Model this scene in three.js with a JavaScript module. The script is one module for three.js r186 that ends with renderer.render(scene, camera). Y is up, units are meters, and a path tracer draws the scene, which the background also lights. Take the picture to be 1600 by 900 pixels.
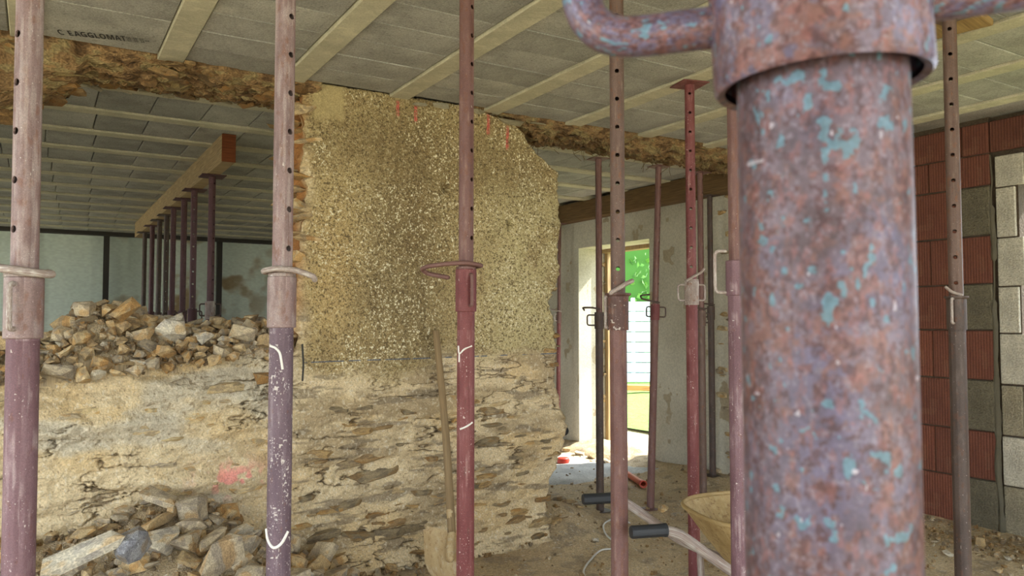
import * as THREE from 'three';
import { mergeGeometries, toCreasedNormals, mergeVertices } from 'three/addons/utils/BufferGeometryUtils.js';
import { RoundedBoxGeometry } from 'three/addons/geometries/RoundedBoxGeometry.js';
import { ConvexGeometry } from 'three/addons/geometries/ConvexGeometry.js';
import { Brush, Evaluator, SUBTRACTION } from 'three-bvh-csg';

// ------------------------------------------------------------------ camera, sky, sun, exposure
const scene = new THREE.Scene();
const camera = new THREE.PerspectiveCamera(40.37, 1600 / 900, 0.02, 200);
const EYE = new THREE.Vector3(0, 1.31, 0), YAW = 31.2 * Math.PI / 180, PITCH = 2.57 * Math.PI / 180;
const FWD = new THREE.Vector3(Math.sin(YAW) * Math.cos(PITCH), Math.sin(PITCH), -Math.cos(YAW) * Math.cos(PITCH));
camera.position.copy(EYE);
camera.lookAt(EYE.clone().add(FWD));
camera.focus = 3.4;
camera.userData.fStop = 17;
scene.background = new THREE.Color().setRGB(0.8, 0.9, 1.0);
scene.backgroundIntensity = 2.8;
const sun = new THREE.DirectionalLight(new THREE.Color().setRGB(1.0, 0.95, 0.86), 7);
sun.position.set(7.6 + 3, 8, 2.6 - 4);
sun.target.position.set(3, 0, -4);
sun.castShadow = true;
sun.shadow.mapSize.set(2048, 2048);
Object.assign(sun.shadow.camera, { left: -16, right: 16, top: 16, bottom: -16, near: 0.5, far: 50 });
scene.add(sun, sun.target);
const renderer = new THREE.WebGLRenderer({ antialias: true });
renderer.shadowMap.enabled = true;
renderer.toneMapping = THREE.LinearToneMapping;
renderer.toneMappingExposure = 2.2;

const RIGHT = new THREE.Vector3(Math.cos(YAW), 0, Math.sin(YAW)), UP = new THREE.Vector3().crossVectors(RIGHT, FWD), FPX = 1224;
const ray = (u, v) => FWD.clone().addScaledVector(RIGHT, (u - 800) / FPX).addScaledVector(UP, (450 - v) / FPX);
const onY = (u, v, y) => { const r = ray(u, v); return EYE.clone().addScaledVector(r, (y - EYE.y) / r.y); };
const onZ = (u, v, z) => { const r = ray(u, v); return EYE.clone().addScaledVector(r, z / r.z); };
const onX = (u, v, x) => { const r = ray(u, v); return EYE.clone().addScaledVector(r, x / r.x); };
const onD = (u, v, d) => EYE.clone().addScaledVector(ray(u, v), d);

// ------------------------------------------------------------------ random numbers and noise
let seed = 12345;
const rnd = () => { seed = (seed * 1664525 + 1013904223) >>> 0; return seed / 4294967296; };
const rr = (a, b) => a + (b - a) * rnd();
const pick = (a) => a[Math.floor(rnd() * a.length)];
const HT = new Float32Array(65536);
for (let i = 0; i < 65536; i++) HT[i] = rnd();
const hash = (x, y) => HT[(Math.imul(x, 374761) ^ Math.imul(y, 668265) ^ Math.imul(x + y * 7, 9176)) & 65535];
const sm = (t) => t * t * (3 - 2 * t);
const mod = (a, n) => ((a % n) + n) % n;
function vn(x, y, px = 0, py = 0) {
  const xi = Math.floor(x), yi = Math.floor(y), fx = sm(x - xi), fy = sm(y - yi);
  let x0 = xi, x1 = xi + 1, y0 = yi, y1 = yi + 1;
  if (px) { x0 = mod(x0, px); x1 = mod(x1, px); }
  if (py) { y0 = mod(y0, py); y1 = mod(y1, py); }
  const a = hash(x0, y0), b = hash(x1, y0), c = hash(x0, y1), d = hash(x1, y1);
  return a + (b - a) * fx + (c - a + (a - b - c + d) * fx) * fy;
}
function fbm(x, y, o = 4, px = 0, py = 0) {
  let s = 0, a = 0.5, t = 0;
  for (let i = 0; i < o; i++) { s += a * vn(x + i * 17, y + i * 31, px, py); t += a; a *= 0.5; x *= 2; y *= 2; px *= 2; py *= 2; }
  return s / t;
}
const n3 = (x, y, z, o = 3) => (fbm(x + z * 0.71, y - z * 0.53, o) + fbm(y + 40 + x * 0.3, z + 13 + x * 0.4, o)) / 2;
const clamp = (v, a = 0, b = 1) => Math.min(b, Math.max(a, v));
const step = (a, b, v) => sm(clamp((v - a) / (b - a)));
const lerp = (a, b, t) => a + (b - a) * t;
const mix = (a, b, t) => [lerp(a[0], b[0], t), lerp(a[1], b[1], t), lerp(a[2], b[2], t)];
const mul = (a, k) => [a[0] * k, a[1] * k, a[2] * k];
const table = (pts) => (x) => {
  if (x <= pts[0][0]) return pts[0][1];
  for (let i = 1; i < pts.length; i++) if (x <= pts[i][0]) return lerp(pts[i - 1][1], pts[i][1], (x - pts[i - 1][0]) / (pts[i][0] - pts[i - 1][0]));
  return pts[pts.length - 1][1];
};

// ------------------------------------------------------------------ textures and materials
function bake(w, h, fn, wrap = true) {
  const c = new Uint8Array(w * h * 4), b = new Uint8Array(w * h * 4);
  for (let j = 0; j < h; j++) for (let i = 0; i < w; i++) {
    const [col, ht] = fn((i + 0.5) / w, (j + 0.5) / h), k = (j * w + i) * 4, g = clamp(ht) * 255;
    c[k] = clamp(col[0], 0, 255); c[k + 1] = clamp(col[1], 0, 255); c[k + 2] = clamp(col[2], 0, 255); c[k + 3] = 255;
    b[k] = b[k + 1] = b[k + 2] = g; b[k + 3] = 255;
  }
  const mk = (d) => {
    const t = new THREE.DataTexture(d, w, h);
    t.magFilter = THREE.LinearFilter; t.minFilter = THREE.LinearMipmapLinearFilter; t.generateMipmaps = true;
    if (wrap) t.wrapS = t.wrapT = THREE.RepeatWrapping;
    t.needsUpdate = true;
    return t;
  };
  const map = mk(c), bump = mk(b);
  map.colorSpace = THREE.SRGBColorSpace;
  return { map, bump };
}
const mat = (t, bumpScale, o = {}) => new THREE.MeshStandardMaterial({ map: t?.map ?? null, bumpMap: t?.bump ?? null, bumpScale: t ? bumpScale : 1, roughness: 0.92, metalness: 0, ...o });
const tint = (m, hex) => { const c = m.clone(); c.color.set(hex); return c; };

// concrete: tile of 0.8 m
const TX = {};
TX.concrete = bake(512, 512, (u, v) => {
  const a = fbm(u * 6, v * 6, 4, 6, 6), g = vn(u * 200, v * 200, 200, 200), s = fbm(u * 60, v * 60, 2, 60, 60);
  const pit = s > 0.76 ? 0.9 : 1;
  return [mul([230, 228, 222], (0.76 + 0.3 * a) * (0.86 + 0.2 * g) * pit), 0.3 + 0.4 * s + 0.3 * g];
});
TX.joist = bake(512, 512, (u, v) => {
  const a = fbm(u * 5, v * 8, 4, 5, 8), g = vn(u * 180, v * 180, 180, 180);
  const lime = fbm(u * 14 + 5, v * 24, 3, 14, 24) > 0.63 ? 1.05 : 1;
  return [mul([212, 207, 184], (0.84 + 0.18 * a) * (0.92 + 0.1 * g) * lime), 0.4 + 0.3 * a + 0.2 * g];
});
TX.dirt = bake(1024, 1024, (u, v) => {
  const a = fbm(u * 5, v * 5, 5, 5, 5), b = fbm(u * 18 + 3, v * 18, 4, 18, 18), g = vn(u * 256, v * 256, 256, 256);
  let c = mix([170, 148, 114], [214, 194, 158], a * 1.3 - 0.15);
  c = mix(c, [146, 132, 112], step(0.55, 0.75, b) * 0.6);
  const peb = vn(u * 110, v * 110, 110, 110);
  if (peb > 0.86) c = mix(c, [206, 198, 182], 0.7);
  return [mul(c, 0.84 + 0.26 * g), 0.2 + 0.5 * b + 0.3 * g];
});
TX.rock = bake(512, 512, (u, v) => {
  const a = fbm(u * 4, v * 10, 5, 4, 10), b = fbm(u * 10 + 7, v * 10, 4, 10, 10), g = vn(u * 128, v * 128, 128, 128);
  let c = mix([186, 174, 150], [226, 216, 194], a * 1.5 - 0.25);
  c = mix(c, [150, 142, 134], step(0.5, 0.7, b) * 0.6);
  c = mix(c, [200, 164, 112], step(0.58, 0.72, fbm(u * 6 + 2, v * 6 + 9, 3, 6, 6)) * 0.6);
  return [mul(c, 0.8 + 0.3 * g), a * 0.6 + g * 0.3];
});
TX.wood = bake(512, 512, (u, v) => {
  const g = fbm(u * 3, v * 40, 4, 3, 40), f = vn(u * 8, v * 160, 8, 160);
  return [mul(mix([172, 146, 110], [200, 178, 142], g), 0.82 + 0.26 * f), 0.3 + 0.5 * f];
});
TX.brick = bake(512, 512, (u, v) => {   // extruded clay, grooved along v
  const a = fbm(u * 6, v * 4, 4, 6, 4), groove = 0.5 + 0.5 * Math.cos(u * Math.PI * 2 * 36), g = vn(u * 160, v * 160, 160, 160);
  const lime = step(0.62, 0.75, fbm(u * 9 + 4, v * 9, 3, 9, 9));
  let c = mix([130, 82, 66], [152, 100, 80], a);
  c = mix(c, [168, 130, 106], lime * 0.35);
  return [mul(c, 0.88 + 0.18 * g), groove * 0.8 + g * 0.15];
});
TX.block = bake(512, 512, (u, v) => {
  const a = fbm(u * 5, v * 5, 4, 5, 5), g = fbm(u * 90, v * 90, 2, 90, 90);
  return [mul(mix([170, 164, 148], [200, 193, 174], a), 0.82 + 0.28 * g), g];
});
TX.farwall = bake(1024, 512, (u, v) => {
  const a = fbm(u * 8, v * 3, 4, 8, 3), str = fbm(u * 50, v * 2, 3, 50, 2), g = vn(u * 300, v * 150, 300, 150);
  let c = mix([206, 220, 208], [228, 238, 226], a * 0.8 + str * 0.4);
  const rust = step(0.57, 0.74, fbm(u * 26 + 3, v * 8, 4, 26, 8)) * step(0.5, 0.58, u) * (1 - step(0.66, 0.8, u));
  c = mix(c, [140, 108, 66], rust * 0.75);
  const damp = step(0.55, 0.7, fbm(u * 30, v * 1.0 + 4, 3, 30, 1));
  c = mix(c, [176, 186, 174], damp * 0.5);
  return [mul(c, 0.95 + 0.07 * g), 0.5 + 0.2 * g];
}, false);
TX.plaster = bake(1024, 1024, (u, v) => {
  const a = fbm(u * 4, v * 4, 5, 4, 4), b = fbm(u * 9 + 2, v * 9, 4, 9, 9), g = vn(u * 200, v * 200, 200, 200);
  let c = mix([176, 168, 148], [214, 208, 190], a * 1.4 - 0.2);
  const hole = step(0.72, 0.75, b);
  c = mix(c, [170, 156, 130], hole);
  return [mul(c, 0.92 + 0.12 * g), 0.6 - 0.5 * hole + 0.1 * g];
});
TX.leaf = bake(64, 64, (u, v) => [mix([70, 120, 40], [150, 190, 80], vn(u * 8, v * 8)), 0.5]);
TX.grass = bake(512, 512, (u, v) => {
  const a = fbm(u * 20, v * 20, 4, 20, 20), g = vn(u * 200, v * 200, 200, 200);
  return [mul(mix([96, 140, 52], [168, 196, 92], a), 0.8 + 0.3 * g), g];
});
TX.gravel = bake(512, 512, (u, v) => {
  const a = fbm(u * 20, v * 20, 4, 20, 20), g = vn(u * 160, v * 160, 160, 160);
  return [mul(mix([190, 180, 150], [226, 218, 190], a), 0.84 + 0.2 * g), g];
});

// the old wall: colour and relief as functions of the place on it (metres)
const spot = (x, y, cx, cy, rx, ry) => Math.exp(-(((x - cx) / rx) ** 2 + ((y - cy) / ry) ** 2));
function wallLook(x, y) {
  const a = fbm(x * 2.2, y * 2.2, 4), g = vn(x * 260, y * 260), p = vn(x * 105, y * 105);
  const wob = fbm(x * 3 + 3, y * 3 + 8, 4);
  // how far the old render reaches down
  const render = step(-0.05, 0.1, y - (1.0 + (wob - 0.5) * 0.55)) * step(1.12, 1.22, x + (wob - 0.5) * 0.15);
  const low = 1 - step(1.02, 1.2, x);
  // sandy earth with schist
  let c = [0, 0, 0], h = 0.5;
  if (render < 0.995) {
  const p2 = vn(x * 62 + 9, y * 62), st = fbm(x * 3.2 + 5, y * 13, 4), st2 = fbm(x * 6 + 1, y * 30, 3);
  c = mix([190, 168, 130], [218, 198, 160], a);
  c = mix(c, [202, 174, 126], step(0.5, 0.68, fbm(x * 4 + 20, y * 5, 3)) * 0.6);
  c = mix(c, [184, 176, 158], low * step(0.48, 0.62, fbm(x * 2 + 7, y * 5 + 3, 4)) * 0.7);
  c = mix(c, [150, 130, 98], (1 - low) * step(0.48, 0.66, st) * 0.65);
  c = mix(c, [118, 104, 84], (1 - low) * step(0.6, 0.7, st2) * 0.6);
  const crack = Math.abs(fbm(x * 4 + st * 1.2, y * 16, 4) - 0.5);
  const ck = (1 - step(0.0, 0.022, crack)) * step(0.42, 0.6, fbm(x * 3 + 31, y * 4, 3));
  c = mix(c, [92, 74, 52], ck * (low ? 0.6 : 0.75));
  h = 0.5 + 0.25 * (st - 0.5) + 0.15 * g - ck * 0.45 + 0.2 * (p2 - 0.5);
  if (p > 0.8) c = mix(c, [222, 212, 190], 0.45); else if (p < 0.13) c = mix(c, [120, 100, 74], 0.5);
  }
  // roughcast render
  if (render > 0.005) {
  let r = mix([150, 130, 88], [178, 158, 112], a * 1.2);
  r = mix(r, [188, 158, 104], spot(x, y, 1.32, 1.55, 0.16, 0.45) * 0.75);
  r = mix(r, [190, 178, 132], step(2.1, 2.45, x) * 0.55 * (1 - step(2.05, 2.3, y)));
  const streak = fbm(x * 26, y * 1.6, 4);
  const damp = clamp(spot(x, y, 1.76, 1.75, 0.2, 0.85) * 1.05 + spot(x, y, 2.35, 2.25, 0.5, 0.22) * 0.7 + spot(x, y, 1.45, 2.3, 0.3, 0.16) * 0.55 + spot(x, y, 1.62, 1.45, 0.2, 0.14) * 0.6 + spot(x, y, 1.89, 1.2, 0.05, 0.1) * 0.9, 0, 1) * (0.45 + 1.0 * streak);
  r = mix(r, [116, 98, 64], clamp(damp) * 0.75);
  r = mix(r, [138, 116, 76], step(0.55, 0.75, fbm(x * 7, y * 7 + 3, 4)) * 0.45);
  const speck = vn(x * 210, y * 190) * 0.62 + p * 0.38, amt = 0.4 + 0.6 * step(0.4, 0.6, fbm(x * 5 + 1, y * 5 + 2, 3));
  if (speck > 0.6) r = mix(r, [232, 224, 194], clamp((speck - 0.6) * 5) * amt); else if (speck < 0.4) r = mix(r, [86, 71, 46], clamp((0.4 - speck) * 6) * 0.75);
  const hr = 0.35 + 0.65 * speck;
  c = mix(c, r, render); h = lerp(h, hr, render);
  }
  // bare brown earth and stones at the broken left end and the head of the wall
  const end = (1 - step(1.08, 1.19, x + (fbm(y * 6, x * 6, 3) - 0.5) * 0.12)) * step(1.12, 1.3, y);
  c = mix(c, mix([140, 88, 44], [176, 122, 64], a), end * 0.9);
  // smooth mortar patch at the head
  const patch = step(1.2, 1.22, x) * (1 - step(1.36, 1.4, x)) * step(2.36, 2.42, y + (wob - 0.5) * 0.15);
  c = mix(c, [176, 158, 112], patch * 0.9); h = lerp(h, 0.5, patch);
  // blue chalk line
  const line = (1 - step(0.0015, 0.004, Math.abs(y - (1.109 + (x - 1.19) * 0.0097)))) * step(1.16, 1.2, x) * step(0.25, 0.5, vn(x * 30, 3));
  c = mix(c, [70, 82, 112], line * 0.8);
  // sprayed marks
  for (const [mx, my, w, l] of [[1.684, 2.5, 0.012, 0.05], [1.792, 2.49, 0.012, 0.06], [2.254, 2.485, 0.014, 0.07], [2.387, 2.42, 0.012, 0.08]]) {
    const s = (1 - step(w * 0.5, w, Math.abs(x - mx))) * (1 - step(l * 0.7, l, Math.abs(y - my)));
    c = mix(c, [206, 92, 84], s * (0.35 + 0.5 * step(0.3, 0.6, vn(x * 120, y * 120))));
  }
  if (x > 0.6 && x < 1.05 && y > 0.42 && y < 0.68) {
    const w = fbm(x * 16, y * 16, 3), s = spot(x, y, 0.84, 0.55, 0.14, 0.07) * step(0.5, 0.6, w);
    c = mix(c, [228, 132, 126], clamp(s * 1.2) * 0.7);
  }
  return [mul(c, 0.86 + 0.24 * g), h];
}
const PX0 = 0.55, PXW = 2.85, LX0 = -2.7, LXW = 4.0;
TX.pier = bake(1360, 1280, (u, v) => wallLook(PX0 + u * PXW, v * 2.7), false);
TX.low = bake(1360, 530, (u, v) => wallLook(LX0 + u * LXW, v * 1.56), false);
TX.earth = bake(512, 512, (u, v) => {
  const a = fbm(u * 4, v * 8, 5, 4, 8), b = fbm(u * 12 + 5, v * 20, 4, 12, 20), g = vn(u * 128, v * 128, 128, 128);
  let c = mix([116, 90, 58], [160, 128, 86], a * 1.4 - 0.2);
  c = mix(c, [150, 134, 92], step(0.52, 0.66, b) * 0.8);
  c = mix(c, [84, 60, 34], (1 - step(0.3, 0.42, b)) * 0.7);
  return [mul(c, 0.8 + 0.3 * g), b * 0.7 + g * 0.3];
});

// painted steel tubes: paint, rust, cement dust and splashes
function tubeTex(w, h, around, tall, o) {
  return bake(w, h, (u, v) => {
    const U = u * around * 60, V = v * tall * 60, pu = Math.max(1, Math.round(around * 60));
    const q = u * pu;
    const a = fbm(q * 0.5 + o.s, V * 0.18, 4), rust = fbm(q * 1.5 + o.s * 3, V * 0.8, 4), dust = fbm(q + 9 + o.s, V * 0.35, 4), g = vn(q * 16, V * 16), run = fbm(q * 3 + o.s, V * 0.12, 3);
    let c = mix(o.p0, o.p1, clamp(a * 1.6 - 0.3));
    c = mix(c, o.rust, step(o.rt, o.rt + 0.2, rust) * 0.65);
    c = mix(c, o.dust, step(o.dt, o.dt + 0.25, dust * 0.6 + run * 0.4) * o.da);
    let h = 0.5 + 0.2 * rust + 0.1 * g;
    const s1 = vn(q * 3.5 + 40, V * 3.0 + o.s * 7), s2 = vn(q * 7 + 3, V * 5 + o.s);
    const amount = o.sp * (0.5 + step(0.45, 0.65, fbm(q * 0.4, V * 0.2 + 5, 2)));
    if (s1 > 1 - 0.13 * amount) { c = mix(c, [226, 220, 208], 0.75); h = 0.9; }
    else if (s2 > 1 - 0.11 * amount) { c = mix(c, [218, 212, 204], 0.7); h = 0.8; }
    return [mul(c, 0.86 + 0.24 * g), h];
  });
}
const STEEL = {
  dusty: tubeTex(256, 1024, 0.17, 1.3, { s: 1, p0: [120, 96, 92], p1: [146, 122, 118], rust: [124, 88, 74], rt: 0.56, dust: [172, 158, 152], dt: 0.42, da: 0.6, sp: 0.25 }),
  maroon: tubeTex(256, 1024, 0.18, 1.3, { s: 4, p0: [102, 70, 76], p1: [126, 96, 102], rust: [112, 74, 66], rt: 0.66, dust: [176, 158, 156], dt: 0.5, da: 0.6, sp: 0.35 }),
  plum: tubeTex(256, 1024, 0.18, 1.3, { s: 7, p0: [92, 72, 82], p1: [118, 98, 106], rust: [112, 76, 68], rt: 0.7, dust: [168, 158, 160], dt: 0.56, da: 0.5, sp: 1.0 }),
  red: tubeTex(256, 1024, 0.18, 1.3, { s: 11, p0: [106, 48, 48], p1: [128, 74, 72], rust: [100, 62, 54], rt: 0.68, dust: [180, 150, 142], dt: 0.54, da: 0.5, sp: 0.4 }),
  rust: tubeTex(256, 1024, 0.17, 1.3, { s: 15, p0: [104, 70, 64], p1: [124, 92, 86], rust: [116, 76, 60], rt: 0.55, dust: [160, 132, 116], dt: 0.56, da: 0.45, sp: 0.15 }),
  brown: tubeTex(256, 1024, 0.17, 1.3, { s: 19, p0: [98, 74, 64], p1: [114, 92, 82], rust: [126, 82, 58], rt: 0.6, dust: [150, 132, 116], dt: 0.56, da: 0.45, sp: 0.2 }),
  wine: tubeTex(128, 512, 0.17, 1.3, { s: 31, p0: [80, 50, 54], p1: [100, 66, 70], rust: [92, 58, 50], rt: 0.62, dust: [126, 104, 104], dt: 0.56, da: 0.4, sp: 0.2 }),
  caked: tubeTex(256, 1024, 0.17, 1.3, { s: 37, p0: [82, 56, 50], p1: [104, 74, 66], rust: [116, 72, 54], rt: 0.52, dust: [158, 146, 136], dt: 0.52, da: 0.5, sp: 0.9 }),
  dark: tubeTex(128, 512, 0.17, 1.3, { s: 23, p0: [72, 58, 52], p1: [92, 76, 68], rust: [100, 66, 50], rt: 0.6, dust: [126, 114, 104], dt: 0.56, da: 0.4, sp: 0.2 }),
  grey: tubeTex(128, 512, 0.17, 1.3, { s: 27, p0: [138, 120, 112], p1: [170, 156, 148], rust: [126, 88, 70], rt: 0.6, dust: [206, 200, 190], dt: 0.45, da: 0.7, sp: 0.8 }),
};
const SM = {};
for (const k in STEEL) SM[k] = mat(STEEL[k], 0.0006, { roughness: 0.62, metalness: 0.12 });
function closeTex(w, h, around, tall, skyTint) {
  return bake(w, h, (u, v) => {
    const pu = Math.round(around * 100), q = u * pu, V = v * tall * 100;
    const a = fbm(q * 0.35, V * 0.3, 4), b = fbm(q * 1.1 + 5, V * 1.0, 5), d = fbm(q * 2.3 + 3, V * 2.1 + 4, 4), g = fbm(q * 7, V * 7, 2), fl = fbm(q * 2.1 + 17, V * 1.8 + 11, 4), z = fbm(q * 0.5 + 21, V * 0.35 + 2, 3);
    let c = mix([92, 72, 74], [128, 110, 116], clamp(b * 2.2 - 0.6));
    c = mix(c, [112, 110, 142], clamp((a - 0.42) * 2.6 + skyTint) * 0.6);  // bluish patches; the collar gets more, as sky light painted into its colour
    c = mix(c, [142, 90, 70], step(0.48, 0.64, d * 0.6 + z * 0.4) * 0.6);
    c = mix(c, [84, 50, 50], step(0.52, 0.66, fbm(q * 4.2 + 31, V * 3.6, 4)) * 0.6);
    c = mix(c, [154, 98, 90], step(0.56, 0.7, fbm(q * 4.6 + 3, V * 2.8 + 40, 4)) * 0.45);
    c = mix(c, [150, 140, 148], step(0.6, 0.74, fbm(q * 6 + 13, V * 5 + 20, 3)) * 0.5);
    let hh = 0.5 + 0.3 * (d - 0.5) + 0.1 * g;
    const flake = step(0.67, 0.71, fl + (v - 0.5) * 0.16);
    c = mix(c, [104, 152, 164], flake * 0.75); hh += flake * 0.2;
    const sp = vn(q * 2.4 + 8, V * 1.7 + 3);
    if (sp > 0.968) { c = mix(c, [206, 198, 200], 0.8); hh = 0.9; }
    return [mul(c, 0.86 + 0.26 * g), hh];
  });
}
const M = {
  block1: mat(TX.concrete, 0.002, { color: 0xc6c5c0 }), block2: mat(TX.concrete, 0.002, { color: 0xbab9b4 }), block3: mat(TX.concrete, 0.002, { color: 0xd0cfc8 }),
  joist: mat(TX.joist, 0.002, { color: 0xf6f4ec }),
  pier: mat(TX.pier, 0.012), low: mat(TX.low, 0.02), earth: mat(TX.earth, 0.02),
  dirt: mat(TX.dirt, 0.012), plaster: mat(TX.plaster, 0.004), farwall: mat(TX.farwall, 0.003),
  wood: mat(TX.wood, 0.002, { color: 0xe2dccc }), darkWood: mat(TX.wood, 0.002, { color: 0x9a8a72 }), endWood: mat(TX.wood, 0.002, { color: 0xa0643e }),
  brick: mat(TX.brick, 0.003, { color: 0xc2b2aa }), brick2: mat(TX.brick, 0.003, { color: 0xd6c2b6 }), brick3: mat(TX.brick, 0.003, { color: 0xb0a29a }), brickJoint: mat(TX.block, 0.004, { color: 0x6e6054 }), filling: mat(TX.block, 0.006, { color: 0x8c877a }),
  block: mat(TX.block, 0.004), greyBlock: mat(TX.block, 0.004, { color: 0xa8a69c }), mortar: mat(TX.block, 0.006, { color: 0xc8c2b4 }),
  steelDark: new THREE.MeshStandardMaterial({ color: 0x3e3a36, roughness: 0.7, metalness: 0.4 }),
  grass: mat(TX.grass, 0.03), gravel: mat(TX.gravel, 0.01), fence: new THREE.MeshStandardMaterial({ color: 0xc4d2da, roughness: 0.8 }), white: mat(TX.plaster, 0.002, { color: 0xfaf8f2 }),
};
const ROCKS = [0xffffff, 0xf2e8d8, 0xe2dace, 0xfae8c8, 0xd0c8bc, 0xeed8b4].map((c) => mat(TX.rock, 0.004, { color: c, flatShading: true }));
const ROCKNAMES = ['pale', 'cream', 'grey', 'sandy', 'dark grey', 'ochre'];
const PALE = [0xffffff, 0xf6f2ea, 0xe2dcd2].map((c) => mat(TX.gravel, 0.006, { color: c, flatShading: true }));
const BLUE = mat(TX.rock, 0.006, { color: 0xb8c0d8, flatShading: true });

// ------------------------------------------------------------------ names and helpers
const taken = {};
const numbered = (n) => { const k = taken[n] = (taken[n] ?? -1) + 1; return k ? n + '_' + String(k).padStart(3, '0') : n; };
function shade(o) { o.traverse((m) => { if (m.isMesh) { m.castShadow = m.receiveShadow = true; } }); return o; }
function part(name, geo, m, parent) { const o = new THREE.Mesh(geo, m); o.name = name; parent.add(o); return o; }
function tag(o, label, category, group) { o.userData.label = label; o.userData.category = category; if (group) o.userData.group = group; return o; }
function thing(name, label, category, pos, group) { const o = new THREE.Group(); o.name = numbered(name); if (pos) o.position.copy(pos); scene.add(o); return tag(o, label, category, group); }
function single(name, geo, m, label, category, group) { const o = new THREE.Mesh(geo, m); o.name = numbered(name); scene.add(o); return tag(o, label, category, group); }
function struct(name, geo, m, label, category) { const o = new THREE.Mesh(geo, m); o.name = numbered(name); scene.add(o); o.userData.kind = 'structure'; return tag(o, label, category); }
// uv in metres from the dominant direction of each face (not indexed)
function metreUV(geo, k = 1, ox = 0, oy = 0, swap = false) {
  const g = geo.index ? geo.toNonIndexed() : geo, p = g.attributes.position, uv = new Float32Array(p.count * 2);
  const A = new THREE.Vector3(), B = new THREE.Vector3(), C = new THREE.Vector3();
  for (let i = 0; i < p.count; i += 3) {
    A.fromBufferAttribute(p, i); B.fromBufferAttribute(p, i + 1); C.fromBufferAttribute(p, i + 2);
    const n = B.clone().sub(A).cross(C.clone().sub(A)), ax = Math.abs(n.x), ay = Math.abs(n.y), az = Math.abs(n.z);
    [A, B, C].forEach((q, j) => {
      let s, t;
      if (ay >= ax && ay >= az) { s = q.x; t = q.z; } else if (ax >= az) { s = q.z; t = q.y; } else { s = q.x; t = q.y; }
      if (swap) [s, t] = [t, s];
      uv[(i + j) * 2] = s * k + ox; uv[(i + j) * 2 + 1] = t * k + oy;
    });
  }
  g.setAttribute('uv', new THREE.BufferAttribute(uv, 2));
  return g;
}
const box = (x0, x1, y0, y1, z0, z1, k = 1, swap = false) => { const g = new THREE.BoxGeometry(x1 - x0, y1 - y0, z1 - z0); g.translate((x0 + x1) / 2, (y0 + y1) / 2, (z0 + z1) / 2); return metreUV(g, k, 0, 0, swap); };
// a box with small chamfers: 44 triangles
function chamferBox(w, h, d, c) {
  const pts = [];
  for (const sx of [-1, 1]) for (const sy of [-1, 1]) for (const sz of [-1, 1]) {
    pts.push(new THREE.Vector3(sx * (w / 2 - c), sy * (h / 2 - c), sz * d / 2), new THREE.Vector3(sx * (w / 2 - c), sy * h / 2, sz * (d / 2 - c)), new THREE.Vector3(sx * w / 2, sy * (h / 2 - c), sz * (d / 2 - c)));
  }
  return new ConvexGeometry(pts);
}
// grid of rows x cols; fn(i, j) gives [x, y, z, u, v]; rows may be closed with fans
function gridGeo(rows, cols, fn, caps = false) {
  const pos = new Float32Array(rows * cols * 3), uv = new Float32Array(rows * cols * 2), idx = [];
  for (let i = 0; i < rows; i++) for (let j = 0; j < cols; j++) {
    const q = fn(i, j), k = i * cols + j;
    pos.set([q[0], q[1], q[2]], k * 3); uv.set([q[3], q[4]], k * 2);
  }
  for (let i = 0; i < rows - 1; i++) for (let j = 0; j < cols - 1; j++) {
    const a = i * cols + j, b = a + 1, c = a + cols, d = c + 1;
    idx.push(a, b, d, a, d, c);
  }
  if (caps) for (const [r, flip] of [[0, true], [rows - 1, false]]) for (let j = 1; j < cols - 2; j++) { const o = r * cols; flip ? idx.push(o, o + j + 1, o + j) : idx.push(o, o + j, o + j + 1); }
  const g = new THREE.BufferGeometry();
  g.setAttribute('position', new THREE.BufferAttribute(pos, 3)); g.setAttribute('uv', new THREE.BufferAttribute(uv, 2));
  g.setIndex(idx); g.computeVertexNormals();
  return g;
}
const curve = (pts, closed = false, t = 0.5) => new THREE.CatmullRomCurve3(pts.map((p) => new THREE.Vector3(...p)), closed, 'catmullrom', t);
const rod = (pts, r, seg = 40, rs = 8, t = 0.3) => {
  const c = curve(pts, false, t), g = new THREE.TubeGeometry(c, seg, r, rs), cap = [g];
  for (const k of [0, 1]) { const s = new THREE.SphereGeometry(r, rs, 6); const p = c.getPoint(k); s.translate(p.x, p.y, p.z); cap.push(s); }
  return mergeGeometries(cap.map((q) => q.toNonIndexed()));
};
// polyline with rounded corners
function bent(pts, r, corner = 0.012, rs = 8) {
  const path = new THREE.CurvePath(), P = pts.map((p) => new THREE.Vector3(...p));
  let prev = P[0];
  for (let i = 1; i < P.length; i++) {
    if (i === P.length - 1) { path.add(new THREE.LineCurve3(prev, P[i])); break; }
    const a = P[i].clone().sub(prev).normalize(), b = P[i + 1].clone().sub(P[i]).normalize(), k = Math.min(corner, P[i].distanceTo(prev) * 0.45, P[i].distanceTo(P[i + 1]) * 0.45);
    const s = P[i].clone().addScaledVector(a, -k), e = P[i].clone().addScaledVector(b, k);
    path.add(new THREE.LineCurve3(prev, s)); path.add(new THREE.QuadraticBezierCurve3(s, P[i].clone(), e)); prev = e;
  }
  const pt = [];
  for (const c of path.curves) { const n = c.isQuadraticBezierCurve3 ? 5 : 2; for (let i = 0; i < n; i++) pt.push(c.getPoint(i / n)); }
  pt.push(P[P.length - 1]);
  const cc = new THREE.CatmullRomCurve3(pt, false, 'centripetal');
  return new THREE.TubeGeometry(cc, pt.length * 3, r, rs, false);
}
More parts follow.
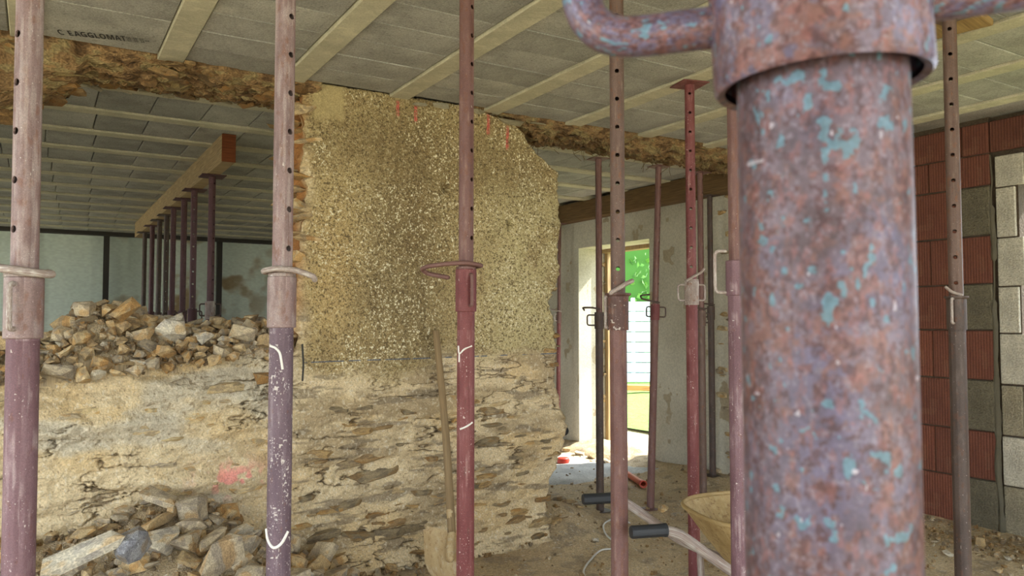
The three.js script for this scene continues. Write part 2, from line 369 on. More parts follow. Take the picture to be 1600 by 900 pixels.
const lathe = (pts, seg = 32, tall = 1.3) => {
  const g = new THREE.LatheGeometry(pts.map(([r, y]) => new THREE.Vector2(r, y)), seg), p = g.attributes.position, uv = g.attributes.uv;
  for (let i = 0; i < p.count; i++) uv.setY(i, (p.getY(i) + Math.hypot(p.getX(i), p.getZ(i)) * 0.5) / tall);
  return toCreasedNormals(g, 0.7);
};

// ------------------------------------------------------------------ heights of the ground
const floorH = (x, z) => {
  let h = (fbm(x * 0.9 + 4, z * 0.9, 4) - 0.5) * 0.05 + (fbm(x * 5, z * 5 + 3, 3) - 0.5) * 0.025;
  h += 0.15 * spot(x, z, 2.85, -4.25, 0.35, 0.3) + 0.06 * spot(x, z, 4.9, -5.0, 0.35, 0.7) + 0.05 * spot(x, z, 5.0, -3.4, 0.5, 1.2) + 0.03 * spot(x, z, 3.4, -4.4, 0.5, 0.2);
  return h;
};
// ------------------------------------------------------------------ floor, ceilings
const ROOF0 = 2.57, ROOF1 = 2.86;
{
  const nx = 190, nz = 300, x0 = -4.2, x1 = 5.6, z0 = 3.2, z1 = -12.4;
  const f = struct('floor', gridGeo(nz, nx, (i, j) => { const x = lerp(x0, x1, j / (nx - 1)), z = lerp(z0, z1, i / (nz - 1)); return [x, floorH(x, z), z, x / 1.6, z / 1.6]; }), M.dirt, 'trodden earth floor strewn with rubble and dust', 'floor');
  const scr = struct('floor_screed', gridGeo(50, 50, (i, j) => {
    const s = j / 49, t = i / 49, e = Math.max(Math.abs(s - 0.5), Math.abs(t - 0.5)) * 2, w = (fbm(s * 6, t * 6, 3) - 0.5);
    const x = lerp(3.3, 4.86, s), z = lerp(-4.95, -7.4, t);
    return [x, floorH(x, z) + 0.012 - 0.06 * step(0.55, 0.98, e + w * 0.5), z, x, z];
  }), mat(TX.concrete, 0.004, { color: 0xe6e8e8 }), 'pale grey screed on the floor before the doorway', 'floor');
  const out = struct('ground_outside', (() => { const g = new THREE.PlaneGeometry(90, 90, 1, 1); g.rotateX(-Math.PI / 2); g.translate(0, -0.09, 0); return metreUV(g, 0.5); })(), M.gravel, 'pale sunlit gravel ground outside the building', 'ground');
}
// near room: beams along z, clay-coloured blocks between them
const JX = [-1.31, -0.72, -0.13, 0.457, 1.046, 1.635, 2.222, 2.81, 3.4, 3.99, 4.58], JW = 0.116;
{
  const slab = struct('ceiling', box(-2.8, 5.5, ROOF0 + 0.03, ROOF1, -4.5, 2.9), M.block2, 'floor slab of grey blocks between concrete joists above the front room', 'ceiling');
  const gap = 0.003, geos = [];
  const mk = (w, d, s) => metreUV(chamferBox(w, 0.06, d, 0.004), 1.25, s * 0.37, s * 0.21);
  const W = 0.587 - JW - gap * 2, D = 0.232;
  for (let i = 0; i < 4; i++) geos.push(mk(W, D - gap, i));
  const big = mk(W, 0.46, 5);
  const ms = [M.block1, M.block1, M.block2, M.block3];
  let lettering;
  for (let k = 0; k < JX.length - 1; k++) {
    let z = -4.0 + (k % 3) * 0.02;
    const xc = JX[k] + JW + (JX[k + 1] - JX[k] - JW) / 2;
    for (let r = 0; z < 2.6 && r < 29; r++) {
      const text = k === 2 && r === 0, d = text ? 0.46 + gap : D;
      const b = part('ceiling_block', text ? big : pick(geos), pick(ms), slab);
      b.position.set(xc, ROOF0 + 0.03 + rr(-0.0015, 0.0015), z + d / 2); b.rotation.set(rr(-0.003, 0.003), 0, rr(-0.003, 0.003));
      if (text) { b.rotation.set(0, 0, 0); b.position.y = ROOF0 + 0.03; lettering = b; }
      z += d;
    }
  }
  JX.forEach((x, i) => {
    const ends = { 2: -4.06, 3: -4.12, 4: -4.2 }, g = metreUV(chamferBox(JW, 0.08, 2.6 - (ends[i] ?? -4.05), 0.004), 1.2, i * 0.3);
    g.translate(x + JW / 2, ROOF0 + 0.028, (2.6 + (ends[i] ?? -4.05)) / 2);
    part('joist', g, M.joist, slab);
  });
  // printed on the block
  const cv = document.createElement('canvas'); cv.width = 1024; cv.height = 300;
  const c = cv.getContext('2d'); c.clearRect(0, 0, 1024, 300); c.fillStyle = '#3a3936';
  c.save(); c.scale(1, 2.1);
  c.font = 'bold 104px sans-serif'; c.fillText('C', 6, 104); c.fillText('E', 112, 104);
  c.fillText('AGGLOMAT', 182, 104, 560);
  c.font = 'bold 40px monospace'; c.fillText('00:00 02', 752, 68, 190); c.fillText('07:00 24', 752, 104, 190); c.fillText('**', 952, 92);
  c.restore();
  const t = new THREE.CanvasTexture(cv); t.colorSpace = THREE.SRGBColorSpace;
  const pm = new THREE.MeshStandardMaterial({ map: t, transparent: true, roughness: 0.95, polygonOffset: true, polygonOffsetFactor: -2 });
  const pg = new THREE.PlaneGeometry(0.375, 0.12);
  pg.rotateX(Math.PI / 2);                                    // faces down, reads from below
  const pl = part('printed_lettering', pg, pm, lettering);
  pl.position.set(0.226 - lettering.position.x, -0.0312, -3.83 - lettering.position.z);
  pl.rotation.y = -0.24;
  pl.userData.label = 'black stamped lettering reading CE AGGLOMAT';
}
// barn: beams along x
{
  const slab = struct('ceiling_barn', box(-4.2, 5.5, ROOF0 + 0.03, ROOF1, -12.5, -4.5), M.block2, 'floor slab of grey blocks between pale joists above the barn', 'ceiling');
  const geos = [], D = 0.587 - 0.11 - 0.006, W = 0.29;
  for (let i = 0; i < 4; i++) geos.push(metreUV(chamferBox(W - 0.005, 0.06, D, 0.004), 1.25, i * 0.37, i * 0.21));
  const ms = [M.block1, M.block2, M.block3];
  let row = 0;
  for (let z = -4.62; z > -12.3; z -= 0.587, row++) {
    const jg = metreUV(chamferBox(9.6, 0.08, 0.11, 0.004), 1.2, row * 0.31); jg.translate(0.65, ROOF0 + 0.028, z);
    part('joist', jg, M.joist, slab);
    const x0 = Math.min(-0.9 - row * 0.12, -0.9), nb = 20;
    for (let i = 0; i < nb; i++) {
      const x = x0 + (row % 2) * 0.14 + i * W; if (x > 4.8) break;
      const b = part('ceiling_block', pick(geos), pick(ms), slab);
      b.position.set(x + W / 2, ROOF0 + 0.03 + rr(-0.0015, 0.0015), z - 0.587 / 2);
    }
  }
}
// ------------------------------------------------------------------ rocks
const rockGeos = [];
for (let i = 0; i < 18; i++) {
  const pts = [], flat = i % 3 === 0 ? 0.32 : i % 3 === 1 ? 0.55 : 0.75, n = 13 + (i % 4) * 2;
  for (let k = 0; k < n; k++) {
    const t = Math.acos(rr(-1, 1)), f = rr(0, 6.283), r = rr(0.82, 1.1), cx = (e) => Math.sign(e) * Math.abs(e) ** 0.7;
    pts.push(new THREE.Vector3(cx(Math.sin(t) * Math.cos(f)) * r, cx(Math.cos(t)) * flat * r, cx(Math.sin(t) * Math.sin(f)) * r * 0.74));
  }
  rockGeos.push(metreUV(new ConvexGeometry(pts), 0.22, rnd(), rnd()));
}
const slabGeos = [];
for (let i = 0; i < 10; i++) {
  const pts = [];
  for (let k = 0; k < 20; k++) { const t = Math.acos(rr(-1, 1)), f = rr(0, 6.283), r = rr(0.86, 1.08), cx = (e) => Math.sign(e) * Math.abs(e) ** 0.6; pts.push(new THREE.Vector3(cx(Math.sin(t) * Math.cos(f)) * r, cx(Math.cos(t)) * r * 0.8, Math.sin(t) * Math.sin(f) * r)); }
  slabGeos.push(toCreasedNormals(metreUV(new ConvexGeometry(pts), 0.25, rnd(), rnd()), 0.8));
}
const SLAB = [0xc8ae88, 0xc4b49a, 0xdcc092, 0xe6d2ae, 0xb0a48e, 0xecdab8].map((c) => mat(TX.rock, 0.004, { color: c }));
// stones set in a wall: flat slabs lying along x, face towards +z
function setStone(parent, x, y, z, w, h, d, m, tilt = 0) {
  const o = part('stone', pick(slabGeos), m, parent);
  o.position.set(x, y, z); o.scale.set(w / 2, h, d); o.rotation.set(rr(-0.12, 0.12), rr(-0.12, 0.12), tilt + rr(-0.08, 0.08));
  return o;
}
// ------------------------------------------------------------------ the old stone wall
const wallRelief = (x, y) => {
  const rough = 1 - step(0.85, 1.15, y + (fbm(x * 3 + 3, y * 3 + 8, 4) - 0.5) * 0.5) * step(1.1, 1.25, x);
  const st = fbm(x * 3.2 + 5, y * 13, 4), big = fbm(x * 1.4, y * 1.6 + 9, 3);
  const crack = Math.abs(fbm(x * 4 + st * 1.2, y * 16, 4) - 0.5), ck = (1 - step(0, 0.03, crack)) * step(0.42, 0.6, fbm(x * 3 + 31, y * 4, 3));
  return (big - 0.5) * 0.05 + rough * ((st - 0.5) * 0.09 - ck * 0.03 + (fbm(x * 14, y * 34, 3) - 0.5) * 0.03) + (fbm(x * 20, y * 20, 3) - 0.5) * 0.012
    + 0.09 * (1 - step(0, 0.3, y)) - 0.05 * spot(x, y, 1.986, 2.089, 0.02, 0.025) - 0.04 * spot(x, y, 2.409, 1.903, 0.016, 0.03) - 0.03 * spot(x, y, 2.3, 1.8, 0.012, 0.015) + 0.03 * spot(x, y, 2.68, 1.89, 0.1, 0.035);
};
const ZF = -4.0, ZB = -4.48;
const pierR = table([[0, 2.66], [0.17, 2.66], [0.28, 2.7], [0.36, 2.72], [0.45, 2.77], [0.54, 2.8], [0.7, 2.82], [0.82, 2.78], [0.94, 2.75], [1.1, 2.76], [1.2, 2.76], [1.36, 2.72], [1.44, 2.71], [1.55, 2.75], [1.62, 2.775], [2.21, 2.775], [2.25, 2.775], [2.27, 2.73], [2.31, 2.68], [2.34, 2.63], [2.4, 2.57], [2.46, 2.53], [2.52, 2.42], [2.54, 2.3], [2.57, 2.22]]);
const pierL = table([[0, 0.98], [1.02, 0.98], [1.14, 1.1], [1.25, 1.13], [1.4, 1.15], [2.0, 1.18], [2.57, 1.15]]);
{
  const ny = 300, nf = 230, ns = 40, nb = 8, cols = nf + ns + nb + ns + 1;
  const g = gridGeo(ny, cols, (i, j) => {
    const y = lerp(-0.12, 2.575, i / (ny - 1)), L0 = pierL(y), R0 = pierR(y);
    const L = L0 + (fbm(y * 9, 3.3, 4) - 0.5) * 0.1 * step(1.0, 1.2, y) + (fbm(y * 40, 1.3, 2) - 0.5) * 0.03, R = R0 + (fbm(y * 14, 7.7, 4) - 0.5) * 0.045 + (fbm(y * 60, 2.7, 2) - 0.5) * 0.025;
    const edge = (k) => -0.05 * (1 - sm(clamp(k / 0.03))) * 0.6;
    let x, z, u;
    const rough = (yy, zz, s) => (n3(yy * 9, zz * 14, s, 4) - 0.5) * 0.16 + (fbm(zz * 30 + s, yy * 50, 3) - 0.5) * 0.06;
    if (j < nf || j === cols - 1) { const s = j === cols - 1 ? 0 : j / (nf - 1); x = lerp(L, R, s); z = ZF + wallRelief(x, y) + edge(Math.min(x - L, R - x)); u = x; if (j === cols - 1) u = L - 0.52; }
    else if (j < nf + ns) { const t = (j - nf + 1) / (ns + 1); z = lerp(ZF + wallRelief(R, y) - 0.03, ZB, t); x = R + rough(y, z, 2) * Math.sin(t * Math.PI) ** 0.6; u = R + t * 0.48; }
    else if (j < nf + ns + nb) { const t = (j - nf - ns) / (nb - 1); x = lerp(R, L, t); z = ZB; u = x; }
    else { const t = (j - nf - ns - nb + 1) / (ns + 1); z = lerp(ZB, ZF + wallRelief(L, y) - 0.03, t); x = L + rough(y, z, 5) * Math.sin(t * Math.PI) ** 0.6; u = L - (1 - t) * 0.48; }
    return [x, y, z, (u - PX0) / PXW, y / 2.7];
  }, true);
  const w = struct('wall_pier', g, M.pier, 'tall remaining pier of the old wall, roughcast above and bare schist below', 'wall');
  // schist slabs that show in its face
  const ST = SLAB, dk = [SLAB[0], SLAB[4], SLAB[2]];
  const face = (x, y) => ZF + wallRelief(x, y);
  for (const [u, v, pw, ph, m, t] of [[582, 714, 62, 22, 0, 0.1], [592, 742, 95, 26, 1, 0.12], [762, 690, 44, 18, 1, 0.05], [500, 722, 24, 8, 0, 0], [510, 732, 32, 7, 0, -0.05], [566, 675, 40, 16, 2, 0.05], [545, 790, 60, 20, 1, 0.1], [660, 770, 40, 14, 1, 0], [676, 718, 26, 12, 0, 0], [600, 668, 36, 9, 0, 0.1], [630, 828, 70, 26, 1, 0.1], [560, 838, 70, 22, 1, -0.1], [780, 664, 60, 10, 1, 0], [640, 790, 50, 14, 2, 0], [800, 815, 44, 16, 0, 0.2], [830, 835, 40, 14, 1, 0.1], [500, 836, 50, 20, 1, 0.1], [520, 800, 44, 12, 2, 0], [760, 745, 40, 12, 2, 0.1], [700, 670, 30, 10, 0, 0], [628, 695, 44, 8, 1, 0.1], [850, 690, 30, 12, 1, 0], [820, 740, 44, 12, 1, 0.15], [780, 790, 50, 14, 1, 0.1], [850, 780, 36, 12, 0, 0.1], [480, 780, 30, 12, 1, 0], [590, 805, 60, 12, 0, 0.12], [858, 548, 30, 12, 2, 0], [865, 570, 26, 10, 0, 0]]) {
    const p = onZ(u, v, ZF + 0.0), k = 4.35 / FPX;
    setStone(w, p.x, p.y, face(p.x, p.y) - 0.014, pw * k * 1.1, ph * k * 0.5, 0.03, dk[m], t);
  }
  for (let i = 0; i < 70; i++) {
    const y = 0.06 + 0.84 * rnd() ** 1.1, x = rr(1.14, pierR(y) - 0.05), wd = rr(0.08, 0.26);
    setStone(w, x, y, face(x, y) - 0.02, wd, wd * rr(0.1, 0.2), 0.03, pick(ST), rr(-0.08, 0.14));
  }
  for (let i = 0; i < 70; i++) {                                   // broken left reveal
    const y = rr(0.95, 2.5), z = rr(-4.42, -4.02), wd = rr(0.08, 0.24);
    const o = part('stone', pick(rockGeos), pick([dk[2], dk[0], ROCKS[3], ROCKS[5]]), w);
    o.position.set(pierL(y) + rr(-0.03, 0.02), y, z); o.scale.set(rr(0.04, 0.09), wd * rr(0.15, 0.3), wd / 2); o.rotation.set(rr(-0.1, 0.1), rr(-0.2, 0.2), rr(-0.2, 0.2));
  }
  for (let i = 0; i < 26; i++) {                                   // right edge
    const y = rr(0.1, 1.6), wd = rr(0.06, 0.14);
    const o = part('stone', pick(rockGeos), pick(ST), w);
    o.position.set(pierR(y) + rr(-0.02, 0.01), y, rr(-4.4, -4.03)); o.scale.set(rr(0.02, 0.045), wd * 0.25, wd / 2);
  }
  const nail = part('iron_rod', rod([[1.16, 1.02, -3.97], [1.162, 1.1, -3.965], [1.158, 1.2, -3.975]], 0.005, 8, 6), M.steelDark, w);
  nail.userData.label = 'rusty iron rod in the wall edge';
}
// the part broken down to a parapet
const lowTop = table([[-2.7, 1.05], [-0.13, 1.06], [0.36, 1.09], [0.7, 1.13], [1.0, 1.18], [1.25, 1.2]]);
{
  const nx = 360, ny = 130, nt = 24, cols = ny + nt + 3, x0 = -2.65, x1 = 1.1;
  const g = gridGeo(nx, cols, (i, j) => {
    const x = lerp(x0, x1, i / (nx - 1)), T = lowTop(x) + (fbm(x * 7, 4, 4) - 0.5) * 0.05;
    let y, z, v;
    if (j < ny) { y = lerp(-0.12, T, j / (ny - 1)); z = ZF + wallRelief(x, y) * 1.0 - 0.06 * step(0.85, 1, j / (ny - 1)); v = y; }
    else if (j < ny + nt) { const t = (j - ny + 1) / nt; z = lerp(ZF - 0.06 + wallRelief(x, T), ZB, t); y = T + fbm(x * 6, z * 6, 4) * 0.08 * Math.sin(t * Math.PI); v = T + t * 0.3; }
    else { const t = (j - ny - nt) / 2; y = lerp(T, -0.12, t); z = ZB; v = y; }
    return [x, y, z, (x - LX0) / LXW, v / 1.56];
  });
  const w = struct('wall_low', (() => { const q = g; q.index.array.reverse?.(); q.computeVertexNormals(); return q; })(), M.low, 'sandy earth and schist wall broken down to a parapet under rubble', 'wall');
  const dk = [0xf6e6c6, 0xece2d0, 0xfff0cc].map((c) => mat(TX.rock, 0.004, { color: c }));
  for (let i = 0; i < 60; i++) {
    const y = rr(0.1, 1.0), x = rr(-0.6, 1.1), wd = rr(0.07, 0.22);
    setStone(w, x, y, ZF + wallRelief(x, y) - 0.021, wd, wd * rr(0.12, 0.22), 0.03, pick(dk), rr(-0.1, 0.12));
  }
}
// what is left of the wall above the openings
function hanging(name, x0, x1, bottom, label, amp) {
  const nx = 260, nu = 60, cols = nu + 3;
  const g = gridGeo(nx, cols, (i, j) => {
    const x = lerp(x0, x1, i / (nx - 1));
    if (j >= nu) { const q = j - nu; return q === 0 ? [x, ROOF0 + 0.06, ZB - 0.02, x, 0.6] : q === 1 ? [x, ROOF0 + 0.06, ZF + 0.012, x, 0.8] : [x, ROOF0 + 0.02, ZF + 0.012, x, 0.9]; }
    const t = j / (nu - 1), d = Math.sin(clamp(t, 0.0, 0.98) * Math.PI) ** 0.3, z = lerp(ZF + 0.012, ZB + 0.02, t), b = bottom(x);
    const y = lerp(ROOF0 + 0.02, b, d) + ((fbm(x * 8, z * 12 + t * 2, 4) - 0.5) * amp + (fbm(x * 30, z * 40, 3) - 0.5) * 0.06 + (fbm(x * 70, z * 70, 2) - 0.5) * 0.03) * d;
    return [x, Math.min(y, ROOF0 + 0.03), z + (fbm(x * 14, t * 6 + 3, 3) - 0.5) * 0.05, x * 1.2, z * 1.2 + y * 1.2];
  }, true);
  return struct(name, g, M.earth, label, 'wall');
}
{
  const bl = table([[-2.7, 2.15], [-0.25, 2.2], [-0.1, 2.27], [0.02, 2.37], [0.13, 2.42], [0.17, 2.5], [0.6, 2.51], [1.2, 2.5]]);
  const w = hanging('wall_stub', -2.65, 1.25, bl, 'brown remnant of the old wall hanging under the ceiling over the parapet', 0.07);
  const br = table([[2.2, 2.55], [2.5, 2.52], [2.8, 2.5], [3.2, 2.51], [3.6, 2.49], [4.0, 2.5], [4.5, 2.47], [5.0, 2.49]]);
  const w2 = hanging('wall_stub', 2.15, 5.05, br, 'ragged remnant of earth and fibres hanging under the ceiling over the passage', 0.09);
  const es = [0xa08460, 0xb49468, 0xa89870, 0x8a7456, 0xbca27a].map((c) => mat(TX.rock, 0.003, { color: c, flatShading: true }));
  for (const [o, b, x0, x1, n] of [[w, bl, -0.7, 1.15, 130], [w2, br, 2.45, 4.9, 120]]) for (let i = 0; i < n; i++) {
    const x = rr(x0, x1), t = rnd(), z = lerp(ZF + 0.0, ZB, t), wd = rr(0.06, 0.18) * (o === w2 ? 0.7 : 1), d = Math.sin(clamp(t, 0.05, 0.95) * Math.PI) ** 0.35;
    const y = lerp(ROOF0 - 0.01, b(x), d * (t < 0.12 ? rnd() : 1));
    const s = part('stone', pick(rockGeos), pick(es), o);
    s.position.set(x, y + 0.005, z); s.scale.set(wd / 2, wd * rr(0.15, 0.3), wd / 2.2); s.rotation.set(rr(-0.4, 0.4), rr(0, 6), rr(-0.25, 0.25));
  }
  const fibM = new THREE.MeshStandardMaterial({ color: 0x6e5c40, roughness: 1 });
  for (let i = 0; i < 110; i++) {
    const x = rr(2.55, 4.85), z = rr(ZB, ZF), y = br(x) + 0.03, l = rr(0.03, 0.11) * (rnd() < 0.1 ? 1.6 : 1);
    part('straw', new THREE.TubeGeometry(curve([[x, y, z], [x + rr(-0.03, 0.03), y - l * 0.5, z + rr(-0.02, 0.02)], [x + rr(-0.06, 0.06), y - l, z + rr(-0.04, 0.04)]]), 4, 0.0022, 4), fibM, w2);
  }
  // white flakes of foam and plaster along the far lower edge
  for (let i = 0; i < 13; i++) {
    const p = onZ(lerp(150, 425, i / 12) + rr(-8, 8), lerp(134, 163, i / 12) + rr(-2, 3), ZB + 0.01);
    const s = part('plaster_flake', pick(rockGeos), pick(PALE), w); s.position.copy(p); s.scale.set(rr(0.025, 0.06), rr(0.01, 0.025), 0.02); s.rotation.z = rr(-0.3, 0.3);
  }
  for (const [u, v, a, b] of [[655, 163, 0.05, 0.02], [690, 165, 0.06, 0.022], [748, 175, 0.05, 0.02], [800, 190, 0.1, 0.03], [840, 193, 0.06, 0.015], [860, 232, 0.05, 0.015], [905, 180, 0.03, 0.01]]) {
    const p = onZ(u, v, ZF + 0.012), s = part('plaster_flake', pick(rockGeos), pick(PALE), w2); s.position.copy(p); s.scale.set(a, b, 0.03);
  }
}
// ------------------------------------------------------------------ other walls
const wallPanel = (w, h, holes, t, k) => {   // shape in (x, y), thickness along +z
  const s = new THREE.Shape([[0, 0], [w, 0], [w, h], [0, h]].map((p) => new THREE.Vector2(...p)));
  for (const [a, b, c, d] of holes) s.holes.push(new THREE.Path([[a, c], [b, c], [b, d], [a, d]].map((p) => new THREE.Vector2(...p))));
  return metreUV(new THREE.ExtrudeGeometry(s, { depth: t, bevelEnabled: false }), k);
};
// far wall of the barn, dark steel posts and head rail
{
  const g = new THREE.BoxGeometry(9.6, 2.7, 0.2); g.translate(0.65, 1.25, -12.35);
  const w = struct('wall_far', g, M.farwall, 'pale green stained wall at the far end of the barn', 'wall');
  const tr = struct('trim_1', box(-4.1, 5.3, 2.52, 2.57, -12.24, -12.1), M.steelDark, 'dark rail along the head of the pale green barn wall', 'trim');
  for (const [u, lab] of [[165, 'slim dark steel post on the pale green wall, clear of the beam'], [342, 'slim dark steel post on the pale green wall beside the rust stains']]) {
    const p = onZ(u, 450, -12.16), t = thing('wall_post', lab, 'post', new THREE.Vector3(p.x, 0, p.z));
    part('post_shaft', box(-0.035, 0.035, 0.012, 2.52, -0.04, 0.04), M.steelDark, t);
    part('foot_plate', box(-0.08, 0.08, 0, 0.012, -0.07, 0.09), M.steelDark, t);
  }
}
// wall with the doorway, right of the passage
const XR = 4.88, DZ0 = -6.7, DZ1 = -5.58, DH = 2.2;
{
  const L = 12.4 - 4.0, g = wallPanel(L, 2.75, [[-DZ1 - 4.0, -DZ0 - 4.0, 0.04, DH]], 0.45, 0.5);
  g.rotateY(Math.PI / 2); g.translate(XR, -0.1, -4.0);
  const w = struct('wall_right', g, M.plaster, 'patchy grey plastered wall with the doorway', 'wall');
  // bare stones by the corner and round the opening
  for (let i = 0; i < 120; i++) {
    const a = i < 80; const z = a ? rr(-4.7, -4.05) : DZ0 + rr(-0.02, 0.02), y = a ? rr(0.1, 2.4) : rr(0.2, 2.2), wd = rr(0.08, 0.2);
    const o = part('stone', pick(rockGeos), pick([ROCKS[3], ROCKS[5], ROCKS[4]]), w);
    o.position.set(a ? XR : rr(5.22, 5.36), y, z); a ? o.scale.set(0.025, wd * 0.25, wd / 2) : o.scale.set(wd / 2, wd * 0.35, 0.03);
  }
  // old lintel and a timber frame
  const d = struct('door_1', box(XR + 0.3, XR + 0.4, DH - 0.14, DH - 0.06, DZ0 + 0.01, DZ1 - 0.01, 1, true), M.wood, 'bare timber head of the open doorway', 'door frame');
  part('frame_post', box(XR + 0.34, XR + 0.4, 0.0, DH - 0.14, DZ0 + 0.01, DZ0 + 0.06, 1, true), M.wood, d);
  const sill = struct('trim_2', (() => { const q = gridGeo(20, 30, (i, j) => { const x = lerp(XR - 0.25, XR + 0.6, j / 29), z = lerp(DZ1 + 0.1, DZ0 - 0.25, i / 19), e = Math.sin(clamp((x - XR + 0.25) / 0.85) * Math.PI); return [x, -0.06 + 0.14 * e ** 0.5 + (fbm(x * 8, z * 8, 3) - 0.5) * 0.08, z, x, z]; }); return q; })(), M.dirt, 'crumbled rubble sill of the open doorway', 'sill');
}
{ // timber along the top of that wall
  const t = thing('wall_beam', 'long brown timber beam along the top of the plastered doorway wall', 'beam', new THREE.Vector3(XR, 2.375, -5.7));
  const g = metreUV(chamferBox(0.12, 0.19, 2.85, 0.006), 1.5, 0, 0); g.translate(-0.065, 0.095, 0);
  part('timber', g, M.darkWood, t);
}
// brick wall, right of the front room
const XB = 5.05, SEAM = -2.6;
{
  const w = struct('wall_brick', (() => {
    const a = box(XB + 0.014, XB + 0.3, -0.1, 2.6, -4.05, SEAM - 0.006, 1.5), b = box(XB + 0.05, XB + 0.3, -0.1, 2.6, SEAM - 0.01, -2.46, 1.5), c = box(XB + 0.05, XB + 0.3, 2.2, 2.6, -2.46, -0.2, 1.5), f = box(XB + 0.05, XB + 0.3, -0.1, 1.22, -2.46, -0.2, 1.5), e = box(XB + 0.05, XB + 0.3, -0.1, 2.6, -0.2, 3, 1.5);
    return mergeGeometries([a, b, c, e, f]);
  })(), M.brickJoint, 'side wall of red hollow bricks toothed into grey blocks', 'wall');
  const ys = [0.03, 0.338, 0.64, 0.955, 1.267, 1.555, 1.857, 2.17, 2.37, 2.57], bm = [M.brick, M.brick, M.brick2, M.brick3];
  const gm = {};
  const piece = (name, y0, y1, z0, z1, m, x = XB, th = 0.03) => {
    const key = [y1 - y0, z1 - z0].map((q) => q.toFixed(2)).join();
    gm[key] ??= metreUV(chamferBox(th, y1 - y0 - 0.008, z1 - z0 - 0.008, 0.004), 1.6, 0, 0);
    const o = part(name, gm[key], m, w); o.position.set(x + th / 2 + rr(-0.003, 0.003), (y0 + y1) / 2, (z0 + z1) / 2);
    return o;
  };
  for (let r = 0; r < ys.length - 1; r++) {
    const odd = r % 2 === 1 && r < 8, top = r >= 8;
    // alternate courses: brick up to the seam, or a grey filling there
    const end = odd || top ? SEAM : SEAM - 0.2 + rr(-0.03, 0.03);
    let z = -4.03 + (r % 2) * 0.2;
    if (r % 2) piece('brick', ys[r], ys[r + 1], -4.03, z, pick(bm));
    while (z < end - 0.02) { const z1 = Math.min(z + 0.42, end); if (end - z1 < 0.1) { piece('brick', ys[r], ys[r + 1], z, end, pick(bm)); break; } piece('brick', ys[r], ys[r + 1], z, z1, pick(bm)); z = z1; }
    if (!odd && !top) { const p = piece('mortar_filling', ys[r], ys[r + 1], end, SEAM, M.filling, XB - 0.004); }
    // grey blocks beyond, uneven ends at the opening
    if (r < 8) piece('concrete_block', ys[r] - 0.02, ys[r + 1] - 0.02, SEAM + 0.012, -2.45 + (r % 2 ? 0.03 : -0.015) + rr(-0.01, 0.01), pick([M.block, M.mortar, M.block]), XB + 0.032);
    if (r < 4) { for (const [a, b] of [[-2.42, -2.0], [-2.0, -1.6], [-1.6, -1.2], [-1.2, -0.7], [-0.7, -0.2]]) piece('concrete_block', ys[r] - 0.02, ys[r + 1] - 0.02, a, b, pick([M.block, M.mortar]), XB + 0.032); }
    if (r >= 8) for (const [a, b] of [[SEAM, -2.2], [-2.2, -1.7], [-1.7, -1.2], [-1.2, -0.7], [-0.7, -0.2]]) piece('brick', ys[r], ys[r + 1], a, b, pick(bm), XB + 0.004);
    if (r < 8) for (const [a, b] of [[-0.2, 0.3], [0.3, 0.8]]) piece('concrete_block', ys[r], ys[r + 1], a, b, pick([M.block, M.greyBlock]), XB + 0.032);
  }
  // ragged bead of mortar down the seam
  const g = gridGeo(120, 9, (i, j) => {
    const y = lerp(0.02, 2.36, i / 119), a = j / 8 * Math.PI * 2, r = (0.011 + 0.012 * fbm(y * 12, 3, 3)) * (vn(y * 3.2, 8) > 0.4 ? 1 : 0.3);
    return [XB + 0.012 + Math.cos(a) * r, y, SEAM + 0.004 + Math.sin(a) * r + (fbm(y * 5, 1, 2) - 0.5) * 0.02, a, y];
  });
  part('mortar_bead', g, M.mortar, w);
}
// walls out of the frame that close the rooms
{
  const a = wallPanel(7.4, 2.75, [[0.7, 5.6, 0.1, 2.45]], 0.3, 0.5); a.rotateY(-Math.PI / 2); a.translate(-2.5, -0.1, -4.45); 
  struct('wall_left', a, M.plaster, 'plastered side wall with a wide opening', 'wall');
  const b = wallPanel(8.2, 2.75, [[0.6, 7.6, 0.1, 2.45]], 0.3, 0.5); b.translate(-2.8, -0.1, 2.7);
  struct('wall_rear', b, M.plaster, 'plastered front wall with a wide opening', 'wall');
  const c = wallPanel(8.2, 2.75, [[0.4, 4.0, 0.1, 2.45]], 0.3, 0.5); c.rotateY(-Math.PI / 2); c.translate(-3.9, -0.1, -12.5);
  struct('wall_barn_side', c, M.plaster, 'side wall of the barn with a wide opening', 'wall');
  const e = box(-4.2, -2.5, -0.1, 2.65, -4.48, -4.2); struct('wall_barn_front', e, M.plaster, 'end of the old wall beside the barn', 'wall');
}

// ------------------------------------------------------------------ steel props
const holeCache = {};
function innerTube(r, L, pitch = 0.1) {           // hollow tube with pairs of pin holes
  const key = r + '/' + L; if (holeCache[key]) return holeCache[key];
  const ri = r * 0.86, n = Math.floor(L / pitch);
  const lg = new THREE.LatheGeometry([[ri, 0], [r, 0], [r, L], [ri, L], [ri, 0]].map((p) => new THREE.Vector2(...p)), 24);
  const p = lg.attributes.position, uv = lg.attributes.uv;
  for (let i = 0; i < p.count; i++) uv.setY(i, p.getY(i) / 1.3);
  const holes = [];
  for (let i = 0; i < n; i++) { const c = new THREE.CylinderGeometry(0.0078, 0.0078, r * 3, 12); c.rotateX(Math.PI / 2); c.translate(0, L - 0.05 - i * pitch, 0); holes.push(c); }
  const A = new Brush(lg), B = new Brush(mergeGeometries(holes)); A.updateMatrixWorld(); B.updateMatrixWorld();
  const ev = new Evaluator(); ev.useGroups = false;
  const res = ev.evaluate(A, B, SUBTRACTION).geometry;
  let g = res.index ? res.toNonIndexed() : res;
  g = toCreasedNormals(g, 0.7);
  return (holeCache[key] = g);
}
